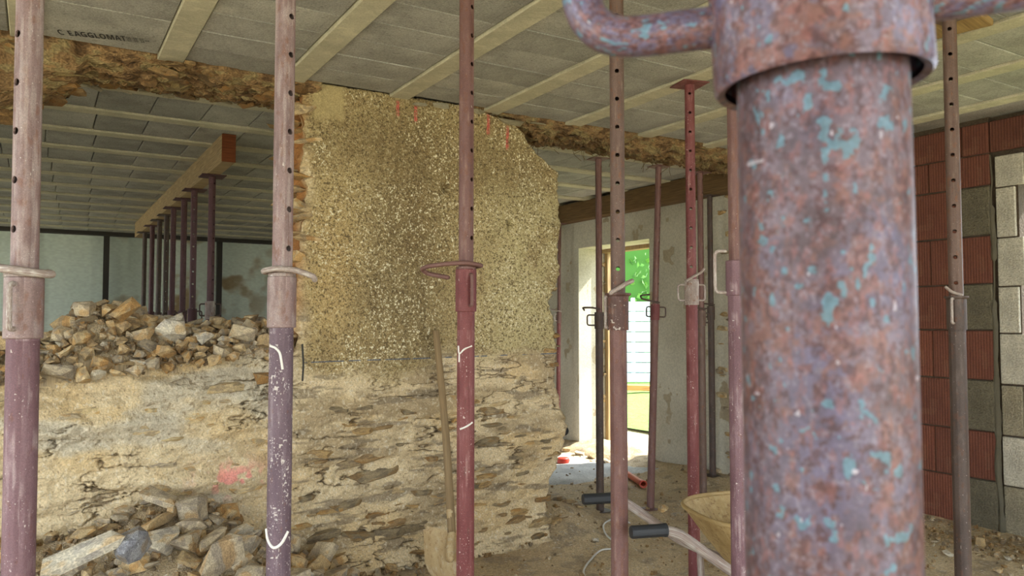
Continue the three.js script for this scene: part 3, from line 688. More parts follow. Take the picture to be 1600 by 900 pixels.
const plateGeo = (s) => { const g = new RoundedBoxGeometry(s, 0.006, s, 1, 0.002); return g; };
// o: pos (foot), top (height), cb (collar foot height), ch (collar height), R, r, RC, m: [outer, inner, collar, ring], hole (angle), handles: [angles], pin: points in the prop's frame, lean [x, z]
function prop(label, o) {
  const t = thing('steel_prop', label, 'prop', o.pos, o.group);
  const R = o.R ?? 0.03, r = o.r ?? 0.0255, RC = o.RC ?? 0.036, ch = o.ch ?? 0.13, [mo, mi, mc, mr] = o.m;
  const bp = part('base_plate', plateGeo(0.14), mo, t); bp.position.y = 0.003;
  const ot = part('outer_tube', lathe([[R * 0.9, 0.006], [R, 0.006], [R, o.cb + ch * 0.9], [R * 0.9, o.cb + ch * 0.9]], 32), mo, t);
  const cg = o.lip ? lathe([[R * 1.01, 0], [RC, 0], [RC, ch - 0.012], [RC * 1.22, ch - 0.006], [RC * 1.22, ch], [r * 1.05, ch], [r * 1.05, ch * 0.8]], 32) : lathe([[R * 1.01, 0.002], [RC - 0.002, 0], [RC, 0.002], [RC, ch - 0.002], [RC - 0.002, ch], [r * 1.06, ch], [r * 1.06, ch * 0.8]], 32);
  const col = part('collar', cg, mc, t); col.position.y = o.cb;
  if (o.flange) { const f = part('flange', lathe([[r * 1.05, 0], [RC * o.flange, 0], [RC * o.flange, 0.008], [r * 1.05, 0.008]], 28), mr, t); f.position.y = o.cb + ch; }
  for (const h of o.handles ?? []) {
    const w = h.w ?? 0.032, hr = h.r ?? 0.0055, y0 = h.y0 ?? 0.025, y1 = h.y1 ?? ch - 0.02;
    const g = bent([[RC - 0.003, y0, 0], [RC + w, y0, 0], [RC + w, y1, 0], [RC - 0.003, y1, 0]], hr, 0.016);
    const q = part('handle', g, h.m ?? mr, col); q.rotation.y = h.a;
  }
  const L = Math.min(1.35, o.top - o.cb - 0.02), long = 1.35;
  const it = part('inner_tube', innerTube(r, long), mi, t);
  it.position.y = o.top - 0.006 - long + (o.shift ?? 0); it.rotation.y = o.hole ?? 0;
  if (o.shift) it.position.y = o.top - 0.006 - long;
  const tp = part('top_plate', plateGeo(o.plate ?? 0.12), mi, t); tp.position.y = o.top - 0.003; if (o.plateTurn) tp.rotation.y = o.plateTurn;
  if (o.pin) { const p = part('locking_pin', rod(o.pin, o.pinR ?? 0.0065, 60, 8), mr, t); p.position.y = o.cb + ch; p.rotation.y = o.pinTurn ?? 0; }
  if (o.lean) { t.rotation.x = o.lean[0]; t.rotation.z = o.lean[1]; }
  return t;
}
const camTurn = -YAW;
const paintM = new THREE.MeshStandardMaterial({ color: 0xe4e0d8, roughness: 0.9 });
function paintMark(t, R, pts, w = 0.003) {                 // brush stroke on the tube: [angle, height]
  const c = curve(pts.map(([a, y]) => [Math.sin(a) * (R + 0.0002), y, Math.cos(a) * (R + 0.0002)]));
  const o = part('paint_mark', new THREE.TubeGeometry(c, 24, w, 6), paintM, t); o.rotation.y = camTurn; o.userData.label = 'white paint stroke';
}
// camera directions in the ground plane: a = 0 points to the right of the picture, PI/2 away from the camera
// -YAW turns local +x to the picture's right and local +z towards the camera
const foot = (u, d) => { const p = onD(u, 500, d); return new THREE.Vector3(p.x, 0, p.z); };
const setFoot = (v) => { v.y = floorH(v.x, v.z) - 0.004; return v; };
const CT = camTurn;
const H = (a, x = {}) => ({ a: CT + a, ...x });           // a = 0 right, -PI/2 towards camera
const topTo = (p) => ROOF0 - 0.015 - p.y;
const nearTop = 2.556;
function near(label, u, d, cbv, o) {                       // collar foot seen at pixel row cbv
  const p = setFoot(foot(u, d)), cb = onD(u, cbv, d).y - p.y;
  return prop(label, { pos: p, cb, top: nearTop - p.y - (o.headroom ?? 0), pinTurn: CT, ...o, hole: (o.hole ?? 0) + CT });
}
near('dusty purple steel prop before the parapet, left of the rubble heap', 44, 1.6, 529, {
  ch: 0.125, m: [SM.maroon, SM.dusty, SM.dusty, SM.grey], hole: -0.42, handles: [H(-1.5, { w: 0.016, y0: 0.02, y1: 0.11 })], lean: [0, 0.006], flange: 1.02,
  pin: [[0.03, 0.01, -0.03], [0.055, 0.006, 0.0], [0.05, 0.006, 0.036], [0.01, 0.012, 0.052], [-0.05, 0.02, 0.05], [-0.1, 0.03, 0.035]], pinR: 0.0085 });
const propB = near('plum coloured steel prop spattered with white, beside the broken wall edge', 440, 2.0, 512, {
  ch: 0.13, m: [SM.plum, SM.dusty, SM.dusty, SM.grey], hole: 0.95, flange: 0.95,
  pin: [[-0.02, 0.014, -0.035], [-0.045, 0.013, 0.0], [-0.034, 0.014, 0.034], [0.0, 0.018, 0.046], [0.045, 0.014, 0.042], [0.085, 0.0, 0.03], [0.088, -0.008, 0.018]], pinR: 0.0075 });
const propC = near('red painted steel prop in front of the shovel, with a long open pin', 728, 2.67, 487, {
  ch: 0.145, m: [SM.red, SM.rust, SM.red, SM.rust], hole: 0.95, flange: 0.95, handles: [H(-1.1, { w: 0.014, y0: 0.02, y1: 0.125 })],
  pin: [[0.03, 0.012, -0.03], [0.052, 0.012, 0.0], [0.036, 0.014, 0.036], [0.0, 0.018, 0.048], [-0.06, 0.015, 0.046], [-0.125, 0.008, 0.03], [-0.15, 0.0, 0.0], [-0.13, -0.014, -0.02], [-0.06, -0.03, 0.03]], pinR: 0.008 });
near('brown steel prop with a mortar-caked collar, before the bright doorway', 966, 2.75, 516, {
  ch: 0.13, RC: 0.037, lip: true, m: [SM.rust, SM.brown, SM.caked, SM.grey], hole: -0.12, handles: [H(Math.PI - 0.35, { w: 0.007, y0: 0.01, y1: 0.12, r: 0.007 })],
  pin: [[-0.03, 0.0, 0.036], [-0.01, 0.012, 0.042], [0.02, 0.03, 0.04], [0.045, 0.042, 0.03]], pinR: 0.008 });
{ const q = foot(1495, 3.05), b = single('packing_board', metreUV(chamferBox(0.42, 0.028, 0.24, 0.004), 1), mat(TX.wood, 0.002, { color: 0xd8c8a0 }), 'wooden packing board between ceiling and the prop by the bricks', 'board'); b.position.set(q.x + 0.03, ROOF0 - 0.028, q.z - 0.04); b.rotation.y = 0.2; }
near('dark brown steel prop in front of the brick wall', 1495, 3.05, 515, {
  headroom: 0.034,
  ch: 0.13, RC: 0.035, lip: true, m: [SM.dark, SM.brown, SM.dark, SM.grey], hole: -0.5, handles: [H(-2.4, { w: 0.016, y0: 0.025, y1: 0.12 })],
  pin: [[0.0, 0.004, 0.036], [-0.03, 0.014, 0.03], [-0.05, 0.034, 0.02]], pinR: 0.006 });
near('maroon steel prop speckled white, in front of the wheelbarrow tub', 1153, 2.45, 462, {
  ch: 0.11, m: [SM.maroon, SM.rust, SM.maroon, SM.grey], hole: 0.3, handles: [H(Math.PI, { w: 0.034, y0: 0.01, y1: 0.14 })], lean: [0, 0] });
{
  const p = setFoot(new THREE.Vector3(2.885, 0, -2.975)), c = 4.07;
  prop('deep red steel prop with whitened handles behind the wheelbarrow', { pos: p, top: nearTop - p.y, cb: onD(1080, 477, c).y - p.y, ch: 0.125, RC: 0.037, lip: false, m: [SM.red, SM.red, SM.grey, SM.grey], hole: CT - 0.2, handles: [H(0.05), H(Math.PI - 0.05)], plate: 0.15, plateTurn: CT + 0.3,
    pin: [[-0.03, 0.0, 0.036], [0.0, 0.02, 0.04], [0.04, 0.04, 0.03], [0.06, 0.06, 0.02]], pinTurn: CT, flange: 0.98 });
}
const slim = (label, p, topY, u, v, d, o) => { setFoot(p); return prop(label, { pos: p, top: topY - p.y, cb: onD(u, v, d).y - p.y, R: 0.0265, r: 0.022, RC: 0.032, ch: 0.115, pinTurn: CT, ...o, hole: (o.hole ?? 0) + CT }); };
slim('dark brown steel prop under the ragged wall remnant, a handle on its side', new THREE.Vector3(3.305, 0, -4.3), 2.45, 936, 514, 5.32, { m: [SM.dark, SM.rust, SM.dark, SM.dark], hole: 1.2, handles: [H(Math.PI, { w: 0.05 }), H(0, { w: 0.03 })], pin: [[0.0, 0.02, 0.04], [-0.05, 0.03, 0.03], [-0.11, 0.03, 0.01], [-0.1, 0.015, -0.03]] });
slim('rusty leaning steel prop under the ragged wall remnant, loops on its collar', new THREE.Vector3(3.735, 0, -4.28), 2.45, 1020, 500, 5.6, { m: [SM.rust, SM.rust, SM.red, SM.dark], hole: 0.9, lean: [0, -0.042], handles: [H(0.1, { w: 0.045 }), H(Math.PI, { w: 0.03 })], pin: [[0.02, 0.01, 0.036], [-0.04, 0.02, 0.04], [-0.1, 0.035, 0.02], [-0.1, 0.06, -0.02], [-0.04, 0.07, -0.03]] });
slim('thin red and white steel prop beside the doorway pillar', new THREE.Vector3(4.72, 0, -6.86), 2.375, 881, 505, 7.6, { R: 0.022, r: 0.018, RC: 0.027, m: [SM.red, SM.rust, SM.rust, SM.grey], hole: 0.9, lean: [0, -0.012], handles: [H(-2.6, { w: 0.03, m: SM.grey })], pin: [[0.02, 0.01, 0.03], [-0.04, 0.02, 0.03], [-0.08, 0.03, 0.0], [-0.04, 0.03, -0.03]] });
{ const p = onZ(1096, 500, -4.27); slim('brown steel prop directly behind the deep red prop', new THREE.Vector3(p.x, 0, p.z), 2.44, 1096, 510, 5.1, { m: [SM.brown, SM.rust, SM.brown, SM.dark], hole: 0.95, handles: [H(0.3, { w: 0.03 })], pin: [[0.02, 0.01, 0.03], [-0.04, 0.02, 0.03], [-0.1, 0.025, 0.0], [-0.08, 0.02, -0.03]] }); }
{ const p = onX(1111, 500, 4.78); slim('dark steel prop close against the plastered wall', new THREE.Vector3(p.x, 0, p.z), 2.375, 1111, 500, 6.6, { m: [SM.dark, SM.dark, SM.dark, SM.dark], hole: 1.6, handles: [H(Math.PI, { w: 0.03 })], pin: [[0.02, 0.01, 0.03], [-0.06, 0.02, 0.03], [-0.12, 0.025, 0.0]] }); }
{
  const hB = (v) => onD(440, v, 2.0).y - propB.position.y, hC = (v) => onD(728, v, 2.67).y - propC.position.y;
  paintMark(propB, 0.03, [[-0.75, hB(540)], [-0.2, hB(543)], [0.15, hB(550)], [0.3, hB(562)], [0.42, hB(576)]], 0.0034);
  paintMark(propB, 0.03, [[-1.1, hB(820)], [-0.7, hB(836)], [-0.1, hB(846)], [0.5, hB(840)], [1.1, hB(824)]], 0.004);
  paintMark(propC, 0.03, [[-0.9, hC(540)], [-0.75, hC(552)], [-0.1, hC(545)], [0.8, hC(540)]], 0.003);
  paintMark(propC, 0.03, [[-0.75, hC(553)], [-0.78, hC(565)]], 0.003);
  paintMark(propC, 0.03, [[-0.6, hC(668)], [0.1, hC(664)], [0.9, hC(658)]], 0.0034);
}
// the prop right before the camera
{
  const d = 0.287, q = onD(1292, 560, d), p = setFoot(new THREE.Vector3(q.x, 0, q.z));
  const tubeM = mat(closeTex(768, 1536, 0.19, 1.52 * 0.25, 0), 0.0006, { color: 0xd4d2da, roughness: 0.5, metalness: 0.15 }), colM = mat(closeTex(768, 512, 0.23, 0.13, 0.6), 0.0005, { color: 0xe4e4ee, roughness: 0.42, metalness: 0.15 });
  tubeM.map.repeat.set(1, 4); tubeM.bumpMap.repeat.set(1, 4);
  const t = thing('steel_prop', 'very large rust-mottled steel prop with turquoise paint flecks and a loose collar', 'prop', p);
  const cb = 1.31 + 0.088 - p.y, ch = 0.13, R = 0.03;
  part('base_plate', plateGeo(0.14), SM.rust, t).position.y = 0.003;
  const ot = part('outer_tube', new THREE.CylinderGeometry(R, R, 1.52, 72, 1, true), tubeM, t); ot.position.y = 0.766; ot.rotation.y = 0.5;
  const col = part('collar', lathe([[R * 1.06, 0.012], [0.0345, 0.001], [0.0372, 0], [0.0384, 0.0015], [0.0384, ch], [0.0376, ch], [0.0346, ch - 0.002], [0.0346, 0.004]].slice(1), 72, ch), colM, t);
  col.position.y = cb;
  col.setRotationFromAxisAngle(FWD.clone().setY(0).normalize(), -0.045); 
  for (const a of [Math.PI - 0.2, -0.25]) {
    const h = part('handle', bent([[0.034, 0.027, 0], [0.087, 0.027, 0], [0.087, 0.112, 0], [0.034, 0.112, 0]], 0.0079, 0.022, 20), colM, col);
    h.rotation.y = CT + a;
  }
  const ax = FWD.clone().setY(0).normalize(), sh = new THREE.Vector3(RIGHT.x, 0, RIGHT.z).multiplyScalar(1.3 * 0.0055);
  t.setRotationFromAxisAngle(ax, -0.0055); t.position.add(sh);
  const it = part('inner_tube', innerTube(0.0255, 1.35), SM.dusty, t); it.position.y = 2.55 - p.y - 1.35;
  part('top_plate', plateGeo(0.12), SM.dusty, t).position.y = 2.553 - p.y;
  part('locking_pin', rod([[-0.04, 0, 0.036], [0, 0.01, 0.05], [0.04, 0, 0.036], [0.05, -0.01, 0]], 0.007), SM.grey, t).position.y = cb + ch + 0.02;
}
// the beam in the barn with its row of props
{
  const xb = 1.065, t = thing('timber_beam', 'long pale timber beam with a reddish end under the barn ceiling', 'beam', new THREE.Vector3(xb, 2.38, -8.1));
  const g = metreUV(chamferBox(0.09, 0.188, 5.4, 0.004), 1.5, 0, 0); g.translate(0, 0.094, 0); part('timber', g, M.wood, t);
  const e = metreUV(chamferBox(0.0895, 0.187, 0.006, 0.002), 2); e.translate(0, 0.094, 2.703); const ep = part('end_face', e, M.endWood, t); ep.userData.label = 'reddish brown end of the beam';
  const G = 'props in a row under the barn beam', NTH = ['nearest the', 'second from the', 'third from the', 'fourth from the', 'fifth from the', 'sixth from the', 'seventh from the', 'farthest from the'];
  const us = [328, 302, 285, 269, 256, 246.5, 236, 224], ms = [SM.wine, SM.wine, SM.wine, SM.wine, SM.dark, SM.dark, SM.wine, SM.dark];
  us.forEach((u, i) => {
    const q = onX(u, 500, xb), p = setFoot(new THREE.Vector3(q.x + (i ? rr(-0.01, 0.01) : 0), 0, q.z));
    prop('dark steel prop under the barn beam, ' + NTH[i] + ' reddish beam end', { pos: p, top: 2.378 - p.y, cb: 1.3 + rr(-0.05, 0.05), R: 0.029, r: 0.0245, m: [ms[i], ms[i], i ? ms[i] : SM.grey, SM.dark], hole: [1.1, 0.4, 1.4, 2, 0.2, 1, 1, 1][i] + CT, group: G, handles: [H(0, { w: 0.04 }), H(Math.PI, { w: 0.04 })], plate: 0.17 });
  });
}
// ------------------------------------------------------------------ rubble
let stones = [];
function stonesOn(list, name, label, group, n, area, height, size, mats) {
  const placed = [];
  let tries = 0;
  while (placed.length < n && tries++ < n * 60) {
    const k = placed.length / n, s = lerp(size[1], size[0], k ** 0.45) * rr(0.85, 1.15), [x, z] = area(), y = height(x, z);
    if (y === null) continue;
    if (placed.some((q) => Math.hypot(q.x - x, q.z - z, (q.y - y) * 1.1) < (q.s + s) * 0.54)) continue;
    placed.push({ x, y, z, s });
    const m = pick(mats), hue = ROCKNAMES[ROCKS.indexOf(m)], o = single(name, pick(rockGeos), m, `${s > size[1] * 0.62 ? 'large' : s > size[1] * 0.4 ? 'fist-sized' : 'small'} ${hue} ${label}`, 'stone', `${hue} ${group}`);
    o.scale.set(s, s * rr(0.75, 1), s); o.position.set(x, y + s * 0.12, z); o.rotation.set(rr(-0.5, 0.5), rr(0, 6.28), rr(-0.5, 0.5));
  }
  return placed;
}
// heap on the floor against the parapet
const heapP = table([[-1.2, 0.2], [-0.5, 0.3], [-0.1, 0.36], [0.2, 0.46], [0.5, 0.54], [0.75, 0.5], [0.95, 0.36], [1.15, 0.22], [1.45, 0.08], [1.8, -0.02]]);
const heapH = (x, z) => { const top = heapP(x), t = (z + 3.86) / 1.15; return floorH(x, z) - 0.03 + top * clamp(t < 0 ? 1 + t * 0.6 : 1 - t * (0.86 + 0.1 * Math.sin(x * 7))) + (fbm(x * 5, z * 5, 3) - 0.5) * 0.1 * clamp(top * 3); };
{
  const g = gridGeo(60, 110, (i, j) => { const x = lerp(-1.4, 1.75, j / 109), z = lerp(-2.6, -3.99, i / 59); return [x, heapH(x, z) - 0.03, z, x, z]; });
  const f = single('rubble_fill', g, M.dirt, 'grit and earth between the stones of the heap on the floor', 'grit'); f.userData.kind = 'stuff';
  stonesOn([], 'rubble_stone', 'angular stone in the heap on the floor', 'stones of the floor heap', 230, () => [rr(-0.9, 1.3), rr(-3.92, -2.95)], (x, z) => heapH(x, z), [0.026, 0.125], ROCKS);
  // two stones one can pick out
  const b = single('rubble_stone', rockGeos[2], BLUE, 'bluish grey stone lying in the floor heap', 'stone'); { const p = onZ(208, 850, -3.36); b.position.copy(p); b.scale.set(0.085, 0.085, 0.075); b.rotation.set(0.3, 0.7, 0.3); }
  const s = single('rubble_stone', rockGeos[4], ROCKS[2], 'large upright blocky stone at the front of the floor heap', 'stone'); { const p = onZ(343, 868, -3.26); s.position.copy(p); s.scale.set(0.1, 0.14, 0.08); s.rotation.set(0.2, 0.3, 0.15); }
  const l = single('rubble_stone', rockGeos[0], ROCKS[0], 'long flat slab sloping on the floor heap', 'stone'); { const p = onZ(128, 862, -3.34); l.position.copy(p); l.scale.set(0.16, 0.1, 0.09); l.rotation.set(0.35, 0.2, 0.36); }
}
// rubble on the parapet
const capTop = table([[-1.2, 1.3], [-0.35, 1.3], [-0.1, 1.3], [0.08, 1.3], [0.17, 1.44], [0.3, 1.46], [0.4, 1.38], [0.6, 1.37], [0.75, 1.33], [0.9, 1.37], [1.12, 1.36]]);
const capH = (x, z) => { const t = clamp((z - ZB) / (ZF - ZB)), b = lowTop(x), d = Math.sin(clamp(1.0 - t) * Math.PI * 0.62) ** 0.75; return lerp(b - 0.01, capTop(x) - 0.055, d) + (fbm(x * 9, z * 9, 3) - 0.5) * 0.06 * d; };
{
  const g = gridGeo(40, 150, (i, j) => { const x = lerp(-1.6, 1.16, j / 149), z = lerp(-4.03, -4.5, i / 39); return [x, i === 0 ? lowTop(x) - 0.12 : i === 39 ? 0.9 : capH(x, z) - 0.025, i === 0 ? -4.075 : z - 0.03 * (1 - i / 39), x, z]; });
  const f = single('rubble_fill', g, M.dirt, 'grit and earth between the stones on the parapet', 'grit'); f.userData.kind = 'stuff';
  stonesOn([], 'parapet_stone', 'broken stone lying on top of the parapet', 'stones on the parapet', 210, () => [rr(-0.75, 1.12), rr(-4.47, -3.99)], capH, [0.026, 0.095], [...ROCKS, ROCKS[3], ROCKS[5]]);
  const s = single('parapet_stone', rockGeos[8], ROCKS[5], 'large upright ochre slab on the highest point of the parapet rubble', 'stone'); { const p = onZ(192, 485, -4.12); s.position.copy(p); s.scale.set(0.085, 0.08, 0.06); s.rotation.set(0.9, 0.5, 0.5); }
}
// scattered stones on the floor
{
  const sp = [];
  for (const [u, v, s] of [[870, 800, 0.07], [888, 808, 0.06], [900, 790, 0.05], [880, 826, 0.05], [905, 812, 0.04], [893, 780, 0.05], [866, 830, 0.05], [700, 878, 0.03], [655, 884, 0.035], [640, 878, 0.03], [760, 893, 0.03], [1036, 792, 0.05], [1056, 797, 0.05], [1062, 784, 0.03], [930, 840, 0.03], [612, 884, 0.05], [590, 888, 0.04], [480, 882, 0.07], [510, 880, 0.07], [535, 885, 0.06], [560, 890, 0.04], [1460, 845, 0.03], [1480, 862, 0.04], [1530, 850, 0.05], [1575, 870, 0.03], [1560, 888, 0.03], [1455, 880, 0.03], [1120, 745, 0.07], [1090, 742, 0.06], [1128, 735, 0.08], [1100, 752, 0.05], [960, 722, 0.05], [925, 712, 0.06], [945, 720, 0.05], [905, 706, 0.07], [885, 700, 0.06]]) {
    const p = onY(u, v, 0.03), m = pick(ROCKS), o = single('loose_stone', pick(rockGeos), m, `loose ${ROCKNAMES[ROCKS.indexOf(m)]} stone lying by itself on the earth floor`, 'stone', 'loose stones on the floor');
    o.position.set(p.x, floorH(p.x, p.z) + s * 0.25, p.z); o.scale.set(s, s * 0.8, s); o.rotation.set(rr(-0.3, 0.3), rr(0, 6), rr(-0.3, 0.3));
  }
  const gravel = new THREE.InstancedMesh(rockGeos[5], ROCKS[1], 5200), m4 = new THREE.Matrix4(), q = new THREE.Quaternion(), e = new THREE.Euler();
  gravel.name = 'floor_grit'; gravel.userData.kind = 'stuff'; tag(gravel, 'small grit and chips scattered over floor and heaps', 'grit');
  for (let i = 0; i < 5200; i++) {
    let x, y, z, s = 0.006 + 0.016 * rnd() ** 3;
    if (i < 2400) { x = rr(0.9, 5.0); z = rr(-7, -1.5); y = floorH(x, z); if (x < 2.7 && z < -3.95 && z > -4.5) z = -3.9; if (i % 3 === 0) { x = 5.0 - Math.abs(rr(-0.5, 0.5)); z = rr(-4, -1.8); y = floorH(x, z); } }
    else if (i < 3800) { x = rr(-1, 1.5); z = rr(-3.95, -2.8); y = heapH(x, z) - 0.02; s *= 1.7; }
    else { x = rr(-0.9, 1.12); z = rr(-4.46, -4.0); y = capH(x, z) - 0.02; s *= 1.7; }
    e.set(rnd() * 6, rnd() * 6, rnd() * 6); q.setFromEuler(e);
    m4.compose(new THREE.Vector3(x, y + s * 0.3, z), q, new THREE.Vector3(s, s, s)); gravel.setMatrixAt(i, m4);
    gravel.setColorAt(i, new THREE.Color(pick([0xffffff, 0xe0d0b8, 0xb8b0a6, 0xd8c09a])));
  }
  scene.add(gravel);
}
// ------------------------------------------------------------------ shovel
{
  const top = onZ(681, 516, -3.945), neck = onD(706, 832, 4.02), t = thing('shovel', 'round-point shovel with a wooden handle leaning on the pier', 'shovel', new THREE.Vector3(neck.x, 0, neck.z));
  const rel = (p) => [p.x - neck.x, p.y, p.z - neck.z], A = rel(top), B = rel(neck);
  const mid = [lerp(A[0], B[0], 0.5) + 0.01, lerp(A[1], B[1], 0.5), lerp(A[2], B[2], 0.5)];
  const hc = curve([A, mid, B]), hg = gridGeo(40, 15, (i, j) => { const k = i / 39, p = hc.getPoint(k), a = j / 14 * Math.PI * 2, r = 0.0185 + 0.003 * k; return [p.x + Math.cos(a) * r, p.y, p.z + Math.sin(a) * r, k * 2, j / 14]; }, true);
  part('handle', hg, mat(TX.wood, 0.001, { color: 0xc8c0b4 }), t);
  // blade: dished, pointed downwards, its back turned to the wall
  const tip = onD(712, 912, 3.86), dir = tip.clone().sub(neck), len = 0.29, dn = dir.normalize(), rt = RIGHT.clone().multiplyScalar(1).addScaledVector(UP, -0.1).normalize(), nn = new THREE.Vector3().crossVectors(rt, dn).normalize();
  const bladeM = new THREE.MeshStandardMaterial({ map: tubeTex(256, 256, 0.3, 0.4, { s: 33, p0: [176, 148, 104], p1: [196, 172, 130], rust: [150, 116, 76], rt: 0.6, dust: [206, 196, 178], dt: 0.5, da: 0.5, sp: 0.1 }).map, roughness: 0.6, metalness: 0.2 });
  const side = (off) => (i, j) => {
    const k = i / 23, s = j / 19 * 2 - 1, w = (k < 0.06 ? 0.1 : 0.118) * (k < 0.55 ? 1 : Math.sqrt(Math.max(0, 1 - ((k - 0.55) / 0.46) ** 2)));
    const dish = 0.03 * (s * s) * (1 - k * 0.5) - 0.012 * Math.sin(k * Math.PI) + off;
    const x = -0.03 + s * w, q = new THREE.Vector3().addScaledVector(dn, k * len - 0.012).addScaledVector(rt, x).addScaledVector(nn, -dish);
    return [q.x + B[0], q.y + B[1], q.z + B[2], s * 0.5 + 0.5, k];
  };
  const fr = gridGeo(24, 20, side(0)), bk = gridGeo(24, 20, side(-0.003)); bk.index.array.reverse(); bk.computeVertexNormals();
  part('blade', mergeGeometries([fr, bk]), bladeM, t);
  const soc = rod([[B[0] + (A[0] - B[0]) * 0.1, B[1] + (A[1] - B[1]) * 0.1, B[2] + (A[2] - B[2]) * 0.1], B, [B[0] + dn.x * 0.07 - 0.02, B[1] + dn.y * 0.07, B[2] + dn.z * 0.07 + 0.006], [B[0] + dn.x * 0.13 - 0.022, B[1] + dn.y * 0.13, B[2] + dn.z * 0.13 + 0.004]], 0.0205, 24, 14);
  part('socket', soc, bladeM, t);
}
// ------------------------------------------------------------------ wheelbarrow
{
  const O = new THREE.Vector3(1.85, 0, -2.27), t = thing('wheelbarrow', 'wheelbarrow with an ochre rusty tub and black grips behind the steel props', 'wheelbarrow', O);
  t.rotation.y = -Math.atan2(0.306, 0.952);                          // local +x runs to the wheel, local -z to the far grip
  const tubTex = tubeTex(512, 512, 0.8, 0.8, { s: 41, p0: [164, 136, 86], p1: [186, 158, 108], rust: [130, 98, 60], rt: 0.58, dust: [206, 186, 140], dt: 0.5, da: 0.5, sp: 0.1 });
  const tubM = mat(tubTex, 0.002, { roughness: 0.7 }), frM = SM.grey, blackM = new THREE.MeshStandardMaterial({ color: 0x26282c, roughness: 0.55 });
  const rim = (a, k) => {                                             // rounded outline, k = 1 at the rim
    const L = lerp(0.2, 0.38, k), W = lerp(0.17, 0.305, k), c = Math.cos(a), s = Math.sin(a), e = 0.72;
    return [0.67 + lerp(0.03, 0, k) + Math.sign(c) * Math.abs(c) ** e * L, Math.sign(s) * Math.abs(s) ** e * W];
  };
  const shell = (off) => (i, j) => { const a = j / 71 * Math.PI * 2, k = i / 15, prof = k; const [x, z] = rim(a, prof); const y = lerp(0.34, 0.595, k ** 1.15) - off; return [x + Math.sign(x - 0.7) * 0, y, z, j / 24, k]; };
  const inn = gridGeo(16, 72, shell(0)), outg = gridGeo(16, 72, shell(0.004)); inn.index.array.reverse(); inn.computeVertexNormals();
  const bot = new THREE.CircleGeometry(1, 40); bot.rotateX(-Math.PI / 2); bot.scale(0.195, 1, 0.165); bot.translate(0.70, 0.341, 0);
  part('tub', mergeGeometries([inn, outg, bot].map((g) => { const q = g.toNonIndexed(); return q; })), tubM, t);
  const rp = []; for (let i = 0; i < 60; i++) { const [x, z] = rim(i / 60 * Math.PI * 2, 1); rp.push([x, 0.597, z]); }
  part('rim', new THREE.TubeGeometry(curve(rp, true), 120, 0.009, 8, true), tubM, t);
  for (const s of [-1, 1]) {
    const fr = part('frame_tube', bent([[-0.06, 0.615, 0.25 * s], [0.08, 0.615, 0.25 * s], [0.34, 0.43, 0.235 * s], [0.6, 0.315, 0.2 * s], [0.95, 0.27, 0.1 * s], [1.12, 0.18, 0.06 * s]], 0.018, 0.06, 12), frM, t);
    const gp = part('grip', lathe([[0.0, 0], [0.019, 0.001], [0.0215, 0.006], [0.0215, 0.118], [0.023, 0.12], [0.023, 0.128], [0.016, 0.129]], 20), blackM, fr);
    gp.rotation.z = -Math.PI / 2; gp.position.set(-0.072, 0.615, 0.25 * s); gp.userData.label = 'black rubber grip';
    part('leg', bent([[0.42, 0.41, 0.23 * s], [0.44, 0.02, 0.24 * s], [0.58, 0.02, 0.23 * s], [0.66, 0.32, 0.2 * s]], 0.014, 0.04, 10), frM, t);
  }
  const wh = part('wheel', new THREE.TorusGeometry(0.13, 0.04, 12, 36), blackM, t); wh.position.set(1.12, 0.175, 0);
  const hub = part('hub', new THREE.CylinderGeometry(0.095, 0.095, 0.03, 24), frM, wh); hub.rotation.x = Math.PI / 2;
  const ax = part('axle', new THREE.CylinderGeometry(0.01, 0.01, 0.16, 10), frM, wh); ax.rotation.x = Math.PI / 2;
}
